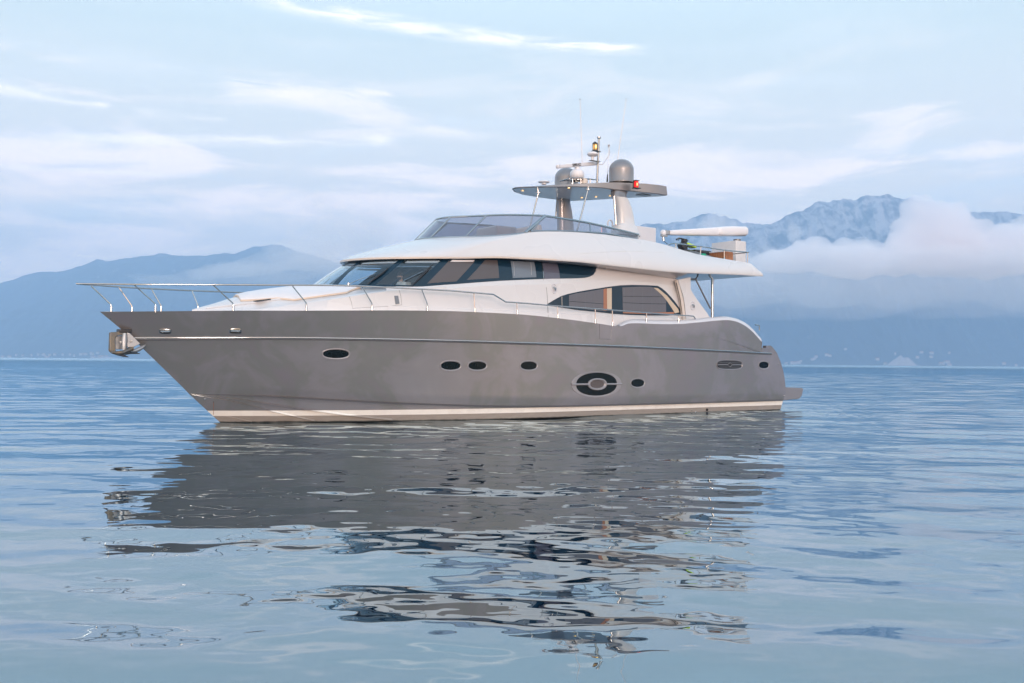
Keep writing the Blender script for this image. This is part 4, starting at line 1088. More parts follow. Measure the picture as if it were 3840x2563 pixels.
# crane pedestal
YB = 1.5; cA = hy(2760, 902, YB); cL = hx(2668, 902, cA.x); cR = hy(2798, 902, YB)
xs0, xs1, ys0, ys1 = cR.x, cA.x, cL.y, YB; ztp = cA.z
MB().box(((xs0+xs1)/2, (ys0+ys1)/2, (ztp+5.7)/2), (xs1-xs0, ys1-ys0, ztp-5.7), bev=.02).mk('crane_pedestal', M['white'], yacht)
cp = hy(2764, 899, (ys0+ys1)/2); cyy = (ys0+ys1)/2
m = MB(); m.lathe(Vector((cp.x, cyy, ztp-.05)), [(.16, 0), (.16, .22)], 20); m.mk('crane_slew_ring', M['darkgrey'], yacht)
# crane boom: pixel sections traced at the plane of the boom
def boom(sec, name, mat, wd, parent):
    m = MB(); P = []
    for px, y0, y1, wk in sec:
        a = hy(px, y0, cyy); b = hy(px, y1, cyy); h = (a.z-b.z)/2; c = (a+b)/2
        P.append([Vector((c.x, cyy+wd*wk*math.copysign(abs(math.cos(q))**.6, math.cos(q)), c.z+h*math.copysign(abs(math.sin(q))**.6, math.sin(q)))) for q in np.linspace(0, 2*math.pi, 20, endpoint=False)])
    c0 = sum(P[0], Vector())/20; c1 = sum(P[-1], Vector())/20
    m.grid([[c0]*20]+P+[[c1]*20], True); return m.mk(name, mat, parent, smooth=50)
cr = boom([(2505, 865, 883, .8), (2560, 861, 884.5, .9), (2640, 856, 886, 1), (2720, 850, 887, 1), (2790, 850, 887, 1), (2797, 856, 882, .8)], 'crane_boom', M['radome'], .17, yacht)
boom([(2683, 865, 880, .8), (2686, 856, 884, 1), (2700, 851, 886, 1), (2740, 849, 887, 1.05), (2775, 851, 887, 1.05), (2788, 854, 886, .9)], 'crane_cover', M['radome'], .21, cr)
boom([(2784, 857, 868, .7), (2797, 858, 873, .7)], 'crane_hinge', M['aluminium'], .14, cr)
MB().lathe(hy(2487, 873, cyy)-Vector((0, 0, .13)), [(.001, 0), (.09, .03), (.125, .1), (.12, .17), (.07, .23), (.001, .25)], 18).mk('boom_end_ball', M['radome'], cr)
m = MB(); m.box(hy(2499, 873, cyy), (.28, .2, .17), bev=.01); m.box(hy(2490, 884, cyy), (.3, .12, .1), bev=.01); m.mk('boom_bracket', M['aluminium'], cr)
m = MB(); m.tube([hy(2487, 889, cyy), hy(2488, 904, cyy)], .05, 10, rs=[.045, .06]); m.tube([hy(2488, 904, cyy), hy(2500, 914, cyy), hy(2512, 920, cyy)], .014, 6); m.mk('boom_hook', M['steel'], cr)
# teak cabinet
YC = 1.95; tA = hy(2722, 944, YC); tL = hx(2640, 940, tA.x); tR = hy(2749, 944, YC)
MB().box(((tA.x+tR.x)/2, (tL.y+YC)/2, (tA.z+5.7)/2), (tA.x-tR.x, YC-tL.y, tA.z-5.7), bev=.008).mk('teak_cabinet', M['wood'], yacht, smooth=False)
MB().box(((tA.x+tR.x)/2, (tL.y+YC)/2, tA.z+.02), (tA.x-tR.x+.05, YC-tL.y+.05, .04), bev=.01).mk('cabinet_top', M['cap'], yacht)
m = MB(); q = hy(2636, 950, 1.9); m.box(q-Vector((0,0,.12)), (.22, .2, .2), bev=.05); m.mk('green_bin', M['green'], yacht)
# jet ski
jb = hy(2568, 930, .9); jx, jy = jb.x, .9
js = thing('jet_ski', 'black and lime jet ski parked behind the rail on the upper deck', 'jet ski', (jx-.5, jy, 5.86))
P = []
for x, wd, z0, z1 in ((1.15, .06, .35, .48), (.9, .30, .12, .60), (.4, .46, .04, .72), (-.2, .50, .02, .62), (-.9, .50, .02, .55), (-1.35, .46, .05, .50)):
    P.append([Vector((jx-.5+x, jy+wd*math.cos(q), 5.86+(z0+z1)/2+(z1-z0)/2*math.copysign(abs(math.sin(q))**.8, math.sin(q)))) for q in np.linspace(0, 2*math.pi, 20, endpoint=False)])
cA_ = sum(P[0], Vector())/20; cB_ = sum(P[-1], Vector())/20
m = MB(); m.grid([[cA_]*20]+P+[[cB_]*20], True); m.mk('hull', M['darkgrey'], js)
m = MB(); m.box((jx-.95, jy, 6.5), (1.0, .34, .2), bev=.07); m.mk('saddle', M['black'], js)
hl = hy(2560, 912, jy); m = MB(); m.box(hl+Vector((0, 0, -.12)), (.34, .3, .28), ry=.5, bev=.06)
m.box(hl+Vector((-.05, 0, -.3)), (.3, .24, .3), bev=.05)
m.mk('console', M['black'], js)
m = MB(); h0 = hl+Vector((.0, 0, .12)); m.tube([h0, hl+Vector((.0, 0, -.2))], .05, 8)
m.tube([hy(2537, 899, jy+.35), hy(2546, 894, jy+.2), hy(2563, 897, jy), hy(2578, 903, jy-.3)], .03, 8, rs=[.035, .03, .03, .035]); m.tube([hy(2543, 902, jy+.33), hy(2549, 896, jy+.2)], .014, 6)
m.box(hy(2566, 903, jy), (.22, .18, .14), bev=.03)
m.mk('handlebar', M['black'], js)
m = MB(); m.box(hy(2585, 919, jy)+Vector((0, 0, -.03)), (.55, .34, .10), ry=-.18, bev=.04); m.mk('seat_trim', M['lime'], js)

# ---------------------------------------------------------------- sun cushion on the coachroof
cu = thing('sun_cushion', 'white sunbathing cushion with beige edge on the foredeck', 'cushion', (-3, 0, 4.1))
outl = [(902, 1133), (966, 1131), (1040, 1125), (1104, 1131), (1180, 1120), (1252, 1110), (1300, 1103), (1352, 1084)]
pc_ = []
for a, b in outl:
    h = hb(a, b, tbv)[0]; pc_.append(Vector((h.x, h.y, 0)))
fars = [Vector((p.x-.1, -abs(p.y)*.75, 0)) for p in reversed(pc_[:])]
loop = pc_+[Vector((pc_[-1].x-.1, 0, 0))]+fars
dl = []
for i in range(len(loop)):
    a, b = loop[i], loop[(i+1) % len(loop)]
    for k in range(4): dl.append(a.lerp(b, k/4))
cc = sum(dl, Vector())/len(dl)
def cl_(k, off): return [on_trunk(cc.x+(p.x-cc.x)*k, cc.y+(p.y-cc.y)*k, off) for p in dl]
m = MB(); m.grid([cl_(.985, .005), cl_(1.0, .02), cl_(1.0, .07)], True); m.mk('cushion_edge', M['cushedge'], cu)
m = MB(); m.grid([cl_(1.0, .07), cl_(.985, .095), cl_(.8, .105), cl_(.5, .11), cl_(.25, .11), cl_(.02, .11)], True); m.mk('cushion_top', M['cushion'], cu)

# ---------------------------------------------------------------- anchor hung at the stem
an = thing('bow_anchor', 'rusty grey steel anchor stowed in its bracket under the bow', 'anchor', tuple(hy(480, 1290, 0)))
def pane_at(pts, y, dy, name, mat, par, bev=.012):
    m = MB(); V = [hy(a, b, y) for a, b in pts]; m.plate([v-Vector((0, dy/2, 0)) for v in V], (0, dy, 0)); o = m.mk(name, mat, par, smooth=False)
    md = o.modifiers.new('b', 'BEVEL'); md.width = bev; md.segments = 2; md.limit_method = 'ANGLE'; return o
z9 = lambda a, b: (350+a/9.396, 1200+b/9.396)
fo = [z9(*p) for p in ((575, 440), (960, 415), (1180, 430), (1180, 520), (1000, 550), (860, 560), (790, 585), (755, 640), (750, 1060), (790, 1140), (1080, 1090), (1120, 1180), (830, 1210), (600, 1150), (550, 1080))]
pane_at(fo, .06, .16, 'anchor_frame', M['anchor'], an, .02)
pane_at([z9(*p) for p in ((770, 580), (1010, 560), (1010, 1040), (770, 1050))], -.05, .05, 'backing_plate', M['aluminium'], an)
m = MB(); m.tube([hy(*z9(1110, 480), .16), hy(*z9(1090, 700), .18), hy(*z9(1080, 1040), .14)], .085, 12, rs=[.06, .085, .08]); m.mk('shank', M['aluminium'], an)
pane_at([z9(*p) for p in ((1180, 450), (1250, 450), (1640, 850), (1480, 920), (1330, 1010), (1190, 960), (1180, 700))], .08, .12, 'stem_bracket', M['aluminium'], an)
def fluke(pts, ws, y, name, mat):
    m = MB(); P = []
    for (a, b), wv in zip(pts, ws):
        c = hy(*z9(a, b), y); P.append([c+Vector((0, wv*1.6*math.cos(q), wv*math.sin(q))) for q in np.linspace(0, 2*math.pi, 12, endpoint=False)])
    c0 = sum(P[0], Vector())/12; c1 = sum(P[-1], Vector())/12; m.grid([[c0]*12]+P+[[c1]*12], True); m.mk(name, mat, an)
fluke([(1350, 1110), (1500, 1080), (1640, 1020), (1750, 960), (1830, 900)], [.03, .06, .07, .055, .025], .22, 'fluke', M['aluminium'])
fluke([(650, 1140), (850, 1170), (1050, 1150), (1250, 1060), (1400, 1010)], [.04, .05, .06, .08, .05], .24, 'fluke', M['anchor'])
fluke([(620, 1160), (850, 1215), (1050, 1260), (1240, 1312)], [.02, .035, .04, .008], .1, 'fluke_tip', M['darkgrey'])
fluke([(1100, 1190), (1300, 1150), (1500, 1170), (1640, 1192)], [.05, .05, .03, .008], .0, 'fluke_tip', M['darkgrey'])
m = MB(); m.box(hy(*z9(1080, 400), .0), (.34, .3, .11), bev=.02); m.mk('hawse_roller', M['black'], an)
m = MB()
for q in ((955, 790), (1340, 755)): m.lathe(hy(*z9(*q), .16), [(.03, -.01), (.03, .03), (.0, .035)], 10, Vector((0, 1, 0)))
m.mk('bolt', M['steel'], an)

# ---------------------------------------------------------------- skipper behind the windscreen
hd = hy(1499, 1037, .72); hx0, hy0, hz0 = hd.x, .72, hd.z
pers = thing('person', 'bearded person in white shirt sitting at the helm behind the windscreen', 'person', (hx0-.1, hy0, hz0-1.0))
def skin_fig(name, verts, edges, radii, mat, parent, sub=2):
    b = BASES[pers.name]; me = bpy.data.meshes.new(name); me.from_pydata([(v[0]-b.x, v[1]-b.y, v[2]-b.z) for v in verts], edges, [])
    o = bpy.data.objects.new(name, me); COL.objects.link(o); o.parent = parent
    md = o.modifiers.new('s', 'SKIN'); 
    for i, r in enumerate(radii):
        me.skin_vertices[0].data[i].radius = (r, r) if not isinstance(r, tuple) else r
    me.skin_vertices[0].data[0].use_root = True; md.use_smooth_shade = True
    s = o.modifiers.new('u', 'SUBSURF'); s.levels = sub; s.render_levels = sub; me.materials.append(mat); return o
X, Y, Z = hx0, hy0, hz0
bv_ = [(X-.12, Y, Z-.78), (X-.12, Y, Z-.60), (X-.10, Y, Z-.42), (X-.08, Y, Z-.26), (X-.06, Y, Z-.17), (X-.02, Y, Z-.06), (X, Y, Z+.04), (X, Y, Z+.10),
       (X-.08, Y+.19, Z-.25), (X+.02, Y+.27, Z-.48), (X+.25, Y+.22, Z-.54), (X+.33, Y+.20, Z-.53),
       (X-.08, Y-.19, Z-.25), (X+.02, Y-.27, Z-.48), (X+.25, Y-.20, Z-.54), (X+.33, Y-.18, Z-.53),
       (X+.12, Y+.12, Z-.80), (X+.40, Y+.14, Z-.82), (X+.44, Y+.14, Z-1.2), (X+.12, Y-.12, Z-.80), (X+.40, Y-.14, Z-.82), (X+.44, Y-.14, Z-1.2)]
be = [(0, 1), (1, 2), (2, 3), (3, 4), (4, 5), (5, 6), (6, 7), (3, 8), (8, 9), (9, 10), (10, 11), (3, 12), (12, 13), (13, 14), (14, 15), (0, 16), (16, 17), (17, 18), (0, 19), (19, 20), (20, 21)]
br = [.15, .15, .15, .14, .055, .075, .085, .06, .065, .045, .035, .03, .065, .045, .035, .03, .085, .07, .05, .085, .07, .05]
body = skin_fig('body', bv_, be, br, M['skin'], pers)
sv = [bv_[i] for i in (0, 1, 2, 3)]+[bv_[8], (X-.02, Y+.245, Z-.38), bv_[12], (X-.02, Y-.245, Z-.38), (X-.07, Y, Z-.19)]
skin_fig('shirt', sv, [(0, 1), (1, 2), (2, 3), (3, 4), (4, 5), (3, 6), (6, 7), (3, 8)], [.17, .17, .175, .16, .085, .07, .085, .07, .075], M['shirt'], pers)
dirf = Vector((.6, .5, 0)).normalized(); sdv = Vector((-dirf.y, dirf.x, 0)); hc_ = Vector((X, Y, Z))
m = MB(); m.lathe(hc_+Vector((-.015, 0, .045)), [(.098, -.03), (.104, .02), (.092, .07), (.05, .105), (.001, .115)], 18); m.mk('hair', M['hair'], pers)
m = MB(); c = hc_+dirf*.035+Vector((0, 0, -.075)); m.lathe(c, [(.001, -.06), (.05, -.04), (.07, 0), (.066, .035), (.05, .045)], 16); m.mk('beard', M['hair'], pers)
m = MB(); m.lathe(hc_+dirf*.088+Vector((0, 0, -.035)), [(.018, 0), (.012, .03), (.006, .06)], 8); 
for s_ in (-1, 1): m.lathe(hc_+sdv*s_*.088+Vector((0, 0, -.01)), [(.001, -.03), (.014, -.015), (.016, .01), (.001, .03)], 8)
m.mk('nose_and_ears', M['skin'], pers)
m = MB()
for s_ in (-1, 1): m.lathe(hc_+dirf*.086+sdv*s_*.032+Vector((0, 0, .01)), [(.001, -.008), (.012, 0), (.001, .008)], 8)
m.mk('eyes', M['hair'], pers)
# hands on the wheel: palm, four fingers and a thumb
for s_ in (-1, 1):
    pb = Vector(bv_[11] if s_ > 0 else bv_[15]); m = MB(); m.box(pb+Vector((.04, 0, 0)), (.09, .075, .03), bev=.012)
    for k in range(4):
        y = (k-1.5)*.019; L_ = (.07, .08, .075, .06)[k]; m.tube([pb+Vector((.075, y, .005)), pb+Vector((.075+L_*.6, y, .0)), pb+Vector((.075+L_*.75, y, -.03))], .008, 6)
    m.tube([pb+Vector((.02, -.035*s_, 0)), pb+Vector((.06, -.06*s_, -.01)), pb+Vector((.085, -.06*s_, -.02))], .009, 6); m.mk('hand', M['skin'], pers)

# ---------------------------------------------------------------- water: one sheet with real ripples, finer near the camera
def water_b():
    m = bpy.data.materials.new('sea_water'); m.use_nodes = True; nt = NT(m.node_tree); b = nt.n['Principled BSDF']
    nt.n.remove(b)
    b = nt.node('ShaderNodeBsdfGlossy'); b.inputs[0].default_value = (.80, .94, 1, 1)
    df = nt.node('ShaderNodeBsdfDiffuse'); df.inputs[0].default_value = (.002, .012, .028, 1)
    fr = nt.node('ShaderNodeFresnel'); fr.inputs[0].default_value = 1.34; mx = nt.node('ShaderNodeMixShader')
    nt.l.new(nt.math('MINIMUM', nt.math('MULTIPLY_ADD', fr.outputs[0], .64, .35), .88), mx.inputs[0]); nt.l.new(df.outputs[0], mx.inputs[1]); nt.l.new(b.outputs[0], mx.inputs[2])
    nt.l.new(mx.outputs[0], nt.n['Material Output'].inputs[0])
    tc = nt.node('ShaderNodeTexCoord'); sp = nt.node('ShaderNodeSeparateXYZ'); nt.l.new(tc.outputs['Object'], sp.inputs[0])
    r2 = nt.math('SQRT', nt.math('ADD', nt.math('MULTIPLY', sp.outputs[0], sp.outputs[0]), nt.math('MULTIPLY', sp.outputs[1], sp.outputs[1])))
    nt.l.new(nt.sstep(r2, 70, 1500, .012, .20), b.inputs['Roughness'])
    n = nt.noise(tc.outputs['Object'], 2.2, 3, .5); n2 = nt.noise(tc.outputs['Object'], .03, 4, .6)
    bp = nt.node('ShaderNodeBump'); bp.inputs['Distance'].default_value = .012
    nt.l.new(n, bp.inputs['Height']); nt.l.new(nt.sstep(n2, .42, .62, .03, .30), bp.inputs['Strength']); nt.l.new(bp.outputs[0], b.inputs['Normal'])
    return m
rr_ = [2.2]
while rr_[-1] < 230: rr_.append(rr_[-1]*1.0023)
while rr_[-1] < 30000: rr_.append(rr_[-1]*1.012)
rr_ = np.array(rr_)
fine = np.linspace(-34, 34, 840); co = np.concatenate([np.linspace(-180, -35, 40), fine, np.linspace(35, 180, 40)[:-1]])
th = np.radians(co); RR, TH = np.meshgrid(rr_, th, indexing='ij')
Xw = RR*np.sin(TH); Yw = RR*np.cos(TH); Zw = np.zeros_like(Xw)
rng = np.random.RandomState(11); cell = RR*.0023
comps = []
for lam_lo, lam_hi, n_c, slope in ((6, 16, 8, .007), (2.2, 6, 22, .0145), (.9, 2.2, 34, .022), (.35, .9, 34, .0125), (.14, .35, 24, .006)):
    for _ in range(n_c):
        lam = math.exp(rng.uniform(math.log(lam_lo), math.log(lam_hi))); an_ = rng.normal(math.radians(84), math.radians(22 if lam_lo > .8 else 38)); comps.append((lam, an_, rng.uniform(0, 6.28), slope*math.sqrt(2/n_c), lam_lo))
patchn = .5+.5*np.sin(Xw*.045+1.3*np.sin(Yw*.03+.5))*np.sin(Yw*.028+1.7+1.1*np.sin(Xw*.021))
calm = np.clip((RR-5)/22, .0, 1)
for lam, an_, ph, sl_, lo in comps:
    k = 2*math.pi/lam; amp = sl_/k
    wv_ = amp*np.sin(k*(Xw*math.cos(an_)+Yw*math.sin(an_))+ph+.6*np.sin(k*.31*(Xw*math.cos(an_+1.1)+Yw*math.sin(an_+1.1))+ph*2))
    fade = np.clip((lam/np.maximum(cell, 1e-6)-3)/4, 0, 1)
    if lo < 2.0: fade = fade*(.6+.4*calm)*(.55+.6*patchn)
    Zw += wv_*fade*(1+.35*np.clip((RR-12)/40, 0, 1))
for cx_, cy_, am, kk in ((-24.6, 1.2, .016, 9.0), (-21.5, 4.2, .010, 12.0)):      # stirred water off the stern
    cw = tow((cx_, cy_, 0)); dd = np.hypot(Xw-cw.x, Yw-cw.y)
    Zw += am*np.exp(-(dd/3.2)**2)*np.sin(kk*dd+1.5*np.sin(Xw*2.1)+Yw)
nr, nc = RR.shape
me = bpy.data.meshes.new('water'); V = np.stack([Xw, Yw, Zw], -1).reshape(-1, 3)
V = np.concatenate([V, [[0, 0, 0]]])
ii = np.arange(nr-1)[:, None]*nc; jj = np.arange(nc)[None, :]; j2 = (jj+1) % nc
q = np.stack([ii+jj, ii+j2, ii+nc+j2, ii+nc+jj], -1).reshape(-1, 4)[:, ::-1] if False else np.stack([ii+jj, ii+nc+jj, ii+nc+j2, ii+j2], -1).reshape(-1, 4)
ctr_i = nr*nc; tri = np.stack([np.full(nc, ctr_i), np.arange(nc), (np.arange(nc)+1) % nc], -1)
nq, ntv = len(q), len(tri)
me.vertices.add(len(V)); me.vertices.foreach_set('co', V.astype(np.float32).ravel())
me.loops.add(nq*4+ntv*3); me.loops.foreach_set('vertex_index', np.concatenate([q.ravel(), tri.ravel()]).astype(np.int32))
me.polygons.add(nq+ntv); me.polygons.foreach_set('loop_start', np.concatenate([np.arange(nq)*4, nq*4+np.arange(ntv)*3]).astype(np.int32))
me.polygons.foreach_set('use_smooth', np.ones(nq+ntv, dtype=bool))
me.update(calc_edges=True); me.materials.append(water_b())
if me.polygons[0].normal.z < 0: me.flip_normals()
wo_ = bpy.data.objects.new('water', me); COL.objects.link(wo_); wo_['kind'] = 'structure'

# ---------------------------------------------------------------- mountains
def rock(name, veg, lime, patch_lo, scale=1.0):
    m = bpy.data.materials.new(name); m.use_nodes = True; nt = NT(m.node_tree); b = nt.n['Principled BSDF']
    b.inputs['Roughness'].default_value = .95
    ge = nt.node('ShaderNodeNewGeometry'); sp = nt.node('ShaderNodeSeparateXYZ'); nt.l.new(ge.outputs['Position'], sp.inputs[0])
    n = nt.noise(ge.outputs['Position'], .0075*scale, 9, .68, .5)
    st = nt.noise(nt.xyz(nt.math('MULTIPLY', sp.outputs[0], .012), nt.math('MULTIPLY', sp.outputs[1], .004), nt.math('MULTIPLY', sp.outputs[2], .003)), 1.0, 8, .7, .6)
    hi = nt.sstep(sp.outputs[2], 250, 1100, -.12, .045)
    f = nt.sstep(nt.math('ADD', nt.math('ADD', nt.math('MULTIPLY', n, .5), nt.math('MULTIPLY', st, .5)), hi), patch_lo-.02, patch_lo+.09)
    nt.l.new(nt.mix(f, veg, lime), b.inputs['Base Color'])
    return m
def horizon_y(px): return 1357.6+(px-1920)*.0089
def mountain(name, ridge, D0, D1, mat, rough, seed, base_shape=1.15, nx=1000, ny=120):
    pxs = [r[0] for r in ridge]; x0, x1 = pxs[0], pxs[-1]; V = []; F = []
    fn = lambda px: float(np.interp(px, pxs, [r[1] for r in ridge]))
    for i in range(nx+1):
        px = x0+(x1-x0)*i/nx; d = pix_dir(px, horizon_y(px)); a = math.atan2(d.x, d.y)
        Hh = max(20, (horizon_y(px)-fn(px))/FOC*D1)
        for j in range(ny+1):
            v = j/ny
            if v <= .8: t = v/.8; R = D0+(D1-D0)*t; h = Hh*t**base_shape
            else: t = (v-.8)/.2; R = D1+(D1*.35)*t; h = Hh*(1-t)
            R /= math.cos(a)
            x, y = R*math.sin(a), R*math.cos(a)
            nz = noise.multi_fractal(Vector((x*.0009+seed, y*.0006, seed*.7)), 1.0, 2.1, 7, noise_basis='PERLIN_ORIGINAL')-1
            rg = 1-abs(noise.noise(Vector((x*.0016+seed, y*.0006, 3.3))))*2
            rg2 = 1-abs(noise.noise(Vector((x*.0045+seed, y*.0016, 7.7))))*2
            t_ = min(v/.8, 1); env = math.sin(math.pi*min(t_, 1))**.8*.9+.05
            if v > .8: env = .1
            rg3 = 1-abs(noise.noise(Vector((x*.011+seed, y*.004, 1.7))))*2
            h += Hh*env*(nz*.16*rough+(rg-.5)*.17*rough+(rg2-.5)*.09*rough+(rg3-.5)*.045*rough)
            if abs(v-.8) < .12: h += Hh*(.014*(rg2-.5)+.010*(rg3-.5))*rough
            if v < .8: h = min(h, Hh*(R*math.cos(a)/D1)*(.992-.03*(1-rg3)*(1-t_)))
            V.append((x, y, max(h, -4) if v > 0 else -6))
    for i in range(nx):
        for j in range(ny): k = i*(ny+1)+j; F.append((k, k+1, k+ny+2, k+ny+1))
    o = mk(name, V, F, mat, None, smooth=60); o['kind'] = 'structure'; return o
mr = rock('limestone_mountain', (.015, .025, .03, 1), (.44, .39, .37, 1), .50)
ml = rock('wooded_hills', (.04, .06, .05, 1), (.42, .39, .37, 1), .60)
ridgeR = [(1500, 1080), (1800, 1020), (2000, 960), (2200, 890), (2380, 850), (2431, 838), (2516, 836), (2562, 822), (2641, 804), (2667, 799), (2706, 807), (2752, 820), (2785, 838), (2857, 841), (2910, 830), (2956, 807), (2995, 791), (3054, 758), (3087, 755), (3133, 752), (3166, 747), (3198, 748), (3244, 733), (3297, 737), (3329, 735), (3375, 743), (3480, 760), (3560, 790), (3598, 802), (3651, 796), (3716, 793), (3769, 797), (3840, 801), (4100, 830), (4600, 900), (5200, 1050), (6000, 1200)]
ridgeL = [(-2600, 1250), (-1800, 1230), (-900, 1180), (-400, 1120), (0, 1063), (44, 1049), (83, 1032), (160, 1017), (205, 1021), (249, 1010), (299, 996), (332, 980), (354, 971), (387, 980), (410, 980), (465, 966), (553, 960), (611, 949), (664, 961), (719, 961), (764, 960), (836, 949), (869, 953), (908, 941), (941, 927), (1013, 919), (1051, 920), (1120, 945), (1250, 980), (1500, 1020), (1900, 1060), (2200, 1100), (2500, 1150), (2700, 1250)]
mountain('mountain', ridgeR, 7600, 9800, mr, 1.0, 3.1)
mountain('hills', ridgeL, 8600, 12500, ml, .55, 9.4, 1.0)

# ---------------------------------------------------------------- houses along the far shore
wallm = [pmat('house_wall', (.48, .42, .40), .9), pmat('house_wall_cream', (.50, .46, .42), .9)]
roofm = pmat('house_roof', (.42, .20, .13), .9)
def house(px, D, el_px, wd, ht, label, group):
    d = pix_dir(px, horizon_y(px)); g = Vector((0, 0, 0))+Vector((d.x, d.y, 0)).normalized()*D; z = el_px*D/FOC
    o = bpy.data.objects.new('house', None); COL.objects.link(o); o.location = (g.x, g.y, z-6); o.rotation_euler = (0, 0, random.uniform(-.4, .4))
    o['label'] = label; o['category'] = 'house'; o['group'] = group; BASES[o.name] = Vector((0, 0, 0))
    dp = wd*.7; MB().box((0, 0, ht/2+3), (wd, dp, ht+6)).mk('wall', random.choice(wallm), o, smooth=False)
    m = MB(); m.plate([(-wd*.55, -dp*.55, ht+6), (-wd*.55, dp*.55, ht+6), (-wd*.55, 0, ht+6+dp*.22)], (wd*1.1, 0, 0)); m.mk('roof', roofm, o, smooth=False)
    m = MB()
    for k in range(3): m.box(((k-1)*wd*.3, -dp/2-.05, ht*.6+3), (wd*.1, .3, ht*.25))
    m.mk('window', M['mask'], o, smooth=False)
for px, e, s in [(10, 2, 20), (35, 3, 24), (60, 8, 14), (85, 7, 18), (118, 8, 14), (143, 10, 16), (163, 10, 22), (170, 5, 14), (178, 2, 26), (186, 9, 18), (205, 11, 20), (235, 11, 16), (262, 12, 16), (278, 8, 14), (303, 12, 22), (320, 13, 26), (345, 14, 22), (366, 18, 22), (340, 18, 18), (378, 4, 40), (400, 6, 22), (350, 2, 36)]:
    house(px, 8450, e, s, random.uniform(6, 11), 'small pale house on the distant shore left of the anchor', 'houses on the far left shore')
for px, e, s in [(2948, 2, 22), (2975, 4, 40), (2995, 6, 26), (3003, 12, 16), (3047, 18, 22), (3055, 22, 18), (3060, 28, 20), (3100, 34, 24), (3112, 32, 18), (3170, 56, 18), (3290, 20, 24), (3320, 4, 22), (3357, 40, 12), (3455, 46, 20), (3493, 43, 24), (3492, 30, 22), (3440, 28, 20), (3532, 6, 34), (3550, 12, 36), (3560, 2, 28), (3765, 8, 22), (3810, 2, 14), (3560, 44, 14)]:
    house(px, 7480, e, s, random.uniform(6, 11), 'small pale house on the distant shore right of the yacht', 'houses on the far right shore')
# pale quarried headland above the shore
qm = pmat('pale_quarry_rock', (.42, .35, .33), .95)
def headland(px, D, wd, ht, lab):
    d = pix_dir(px, horizon_y(px)); g = Vector((d.x, d.y, 0)).normalized()*D; m = MB(); P = []
    for i in range(25):
        t = i/24*2-1; r = []
        for j in range(9):
            s = j/8; h = ht*(1-abs(t)**1.6)*math.sin(s*math.pi)**.7*(1+.35*noise.noise(Vector((t*4, s*3, px*.1)))); r.append((t*wd/2, (s-.5)*wd*.5, max(h, -2)-1))
        P.append(r)
    m.grid(P); me_ = m.mk('headland', qm, None, smooth=40); me_.location = g; me_.rotation_euler = (0, 0, -math.atan2(d.x, d.y)); me_['kind'] = 'structure'
headland(3382, 7450, 200, 68, '')
headland(400, 8300, 230, 12, '')

# ---------------------------------------------------------------- low clouds hugging the mountains
def cloud_mat(name, dens_, col=(1, .97, .97)):
    m = bpy.data.materials.new(name); m.use_nodes = True; nt = NT(m.node_tree); nt.n.clear()
    v = nt.node('ShaderNodeVolumePrincipled'); v.inputs['Color'].default_value = (*col, 1); v.inputs['Density'].default_value = dens_; v.inputs['Anisotropy'].default_value = .0
    o = nt.node('ShaderNodeOutputMaterial'); nt.l.new(v.outputs[0], o.inputs['Volume']); return m
def puff(m, px, py, D, rx, rz, ry=None, seed=0.0, n=3, amp=.55):
    D *= .36
    d = pix_dir(px, py); c = Vector((0, 0, CAMH))+d*D
    bm = bmesh.new(); bmesh.ops.create_icosphere(bm, subdivisions=n+2, radius=1)
    sc = D/FOC; rx *= sc; rz *= sc; ry = (ry or rx/sc*.7)*sc if ry else rx*.6
    for v in bm.verts:
        p = v.co.copy(); nn = noise.fractal(p*1.5+Vector((seed, seed*.3, 0)), .75, 2.2, 6)
        k = 1+amp*nn; v.co = Vector((c.x+p.x*rx*k, c.y+p.y*ry*k, max(c.z+p.z*rz*k, 25)))
    bm.verts.index_update(); m.add([v.co for v in bm.verts], [[v.index for v in f.verts] for f in bm.faces]); bm.free()
def cloud(name, label, dens_, L, seed, amp=.55):
    m = MB()
    for i, (px, py, D, rx, rz) in enumerate(L):
        mm = MB(); puff(mm, px, py, D, rx, rz, seed=seed+i*1.7, amp=amp)
        m.add(mm.v, mm.f)
    me_ = bpy.data.meshes.new(name); me_.from_pydata(m.v, [], m.f); me_.materials.append(cloud_mat(name+'_volume', dens_))
    o = bpy.data.objects.new(name, me_); COL.objects.link(o); o['kind'] = 'stuff'
    # fuse the puffs into one closed body so that its density is even
    rm = o.modifiers.new('fuse', 'REMESH'); rm.mode = 'VOXEL'; rm.voxel_size = 9
    return o
CLOUDS = True
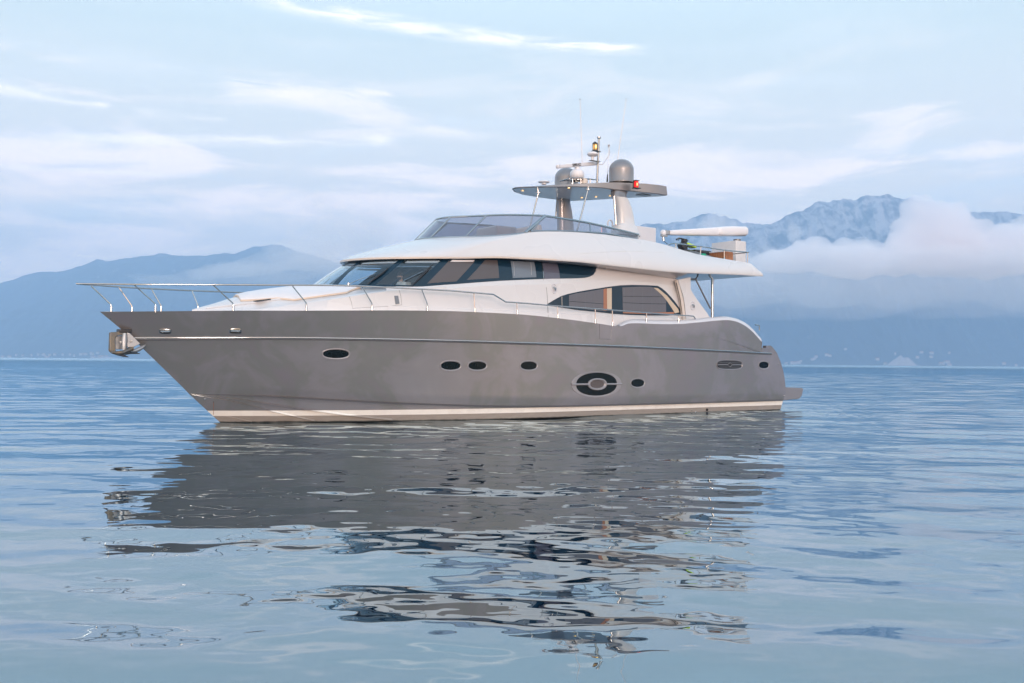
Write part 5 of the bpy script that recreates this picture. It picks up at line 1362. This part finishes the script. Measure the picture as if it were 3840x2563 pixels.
if CLOUDS:
    cloud('low_cloud', '', .032, [(3500, 860, 7000, 130, 110), (3450, 800, 7050, 70, 60), (3560, 820, 7050, 75, 70), (3420, 950, 7000, 130, 80), (3620, 930, 7000, 150, 90), (3780, 930, 7000, 120, 85), (3830, 890, 7100, 60, 70), (3200, 985, 7000, 170, 55), (3010, 960, 7000, 85, 50), (3060, 935, 7050, 60, 40), (2920, 985, 7000, 120, 40), (3330, 985, 7000, 170, 45), (3520, 985, 7000, 200, 50), (3720, 980, 7000, 200, 55), (3950, 960, 7000, 180, 80), (3160, 920, 7100, 40, 32), (3260, 925, 7100, 45, 30)], 2.2)
    cloud('low_cloud', '', .0018, [(2500, 1035, 6900, 330, 110), (2800, 1040, 6900, 330, 115), (3100, 1035, 6900, 330, 120), (3400, 1035, 6900, 360, 125), (3800, 1030, 6900, 360, 125), (4200, 1030, 6900, 330, 120)], 5.1, .22)
    cloud('low_cloud', '', .0012, [(2600, 1060, 6700, 420, 130), (3150, 1065, 6700, 450, 140), (3750, 1060, 6700, 450, 140), (4300, 1060, 6700, 420, 130)], 7.7, .25)
    cloud('low_cloud', '', .016, [(2980, 880, 7200, 30, 42), (2975, 850, 7200, 18, 22), (2690, 830, 7200, 45, 30), (2720, 850, 7200, 50, 28), (2670, 850, 7200, 60, 25), (3230, 905, 7200, 30, 22)], 6.3)
    cloud('low_cloud', '', .0055, [(1260, 880, 8000, 110, 80), (1150, 905, 8000, 80, 55), (1070, 950, 8000, 80, 42), (1000, 985, 8000, 90, 35), (1200, 970, 8000, 170, 60), (900, 1010, 8000, 110, 28), (780, 1030, 8000, 90, 20), (1360, 860, 8000, 120, 80), (1190, 790, 8000, 60, 50), (1110, 850, 8000, 45, 40), (940, 985, 8000, 40, 20)], 8.4, .62)
    cloud('low_cloud', '', .0022, [(1240, 770, 7800, 100, 60), (1380, 790, 7800, 120, 70), (1130, 770, 7800, 55, 38), (1300, 950, 7800, 260, 90), (1000, 1030, 7800, 260, 40), (650, 1050, 7800, 160, 20)], 12.4, .5)
# ---------------------------------------------------------------- haze
m = MB(); m.box((0, 7000, 905), (38000, 16000, 1830)); hz_ = m.mk('haze', cloud_mat('haze_volume', .000125, (.53, .74, 1.0)), None, smooth=False)
hz_['kind'] = 'stuff'
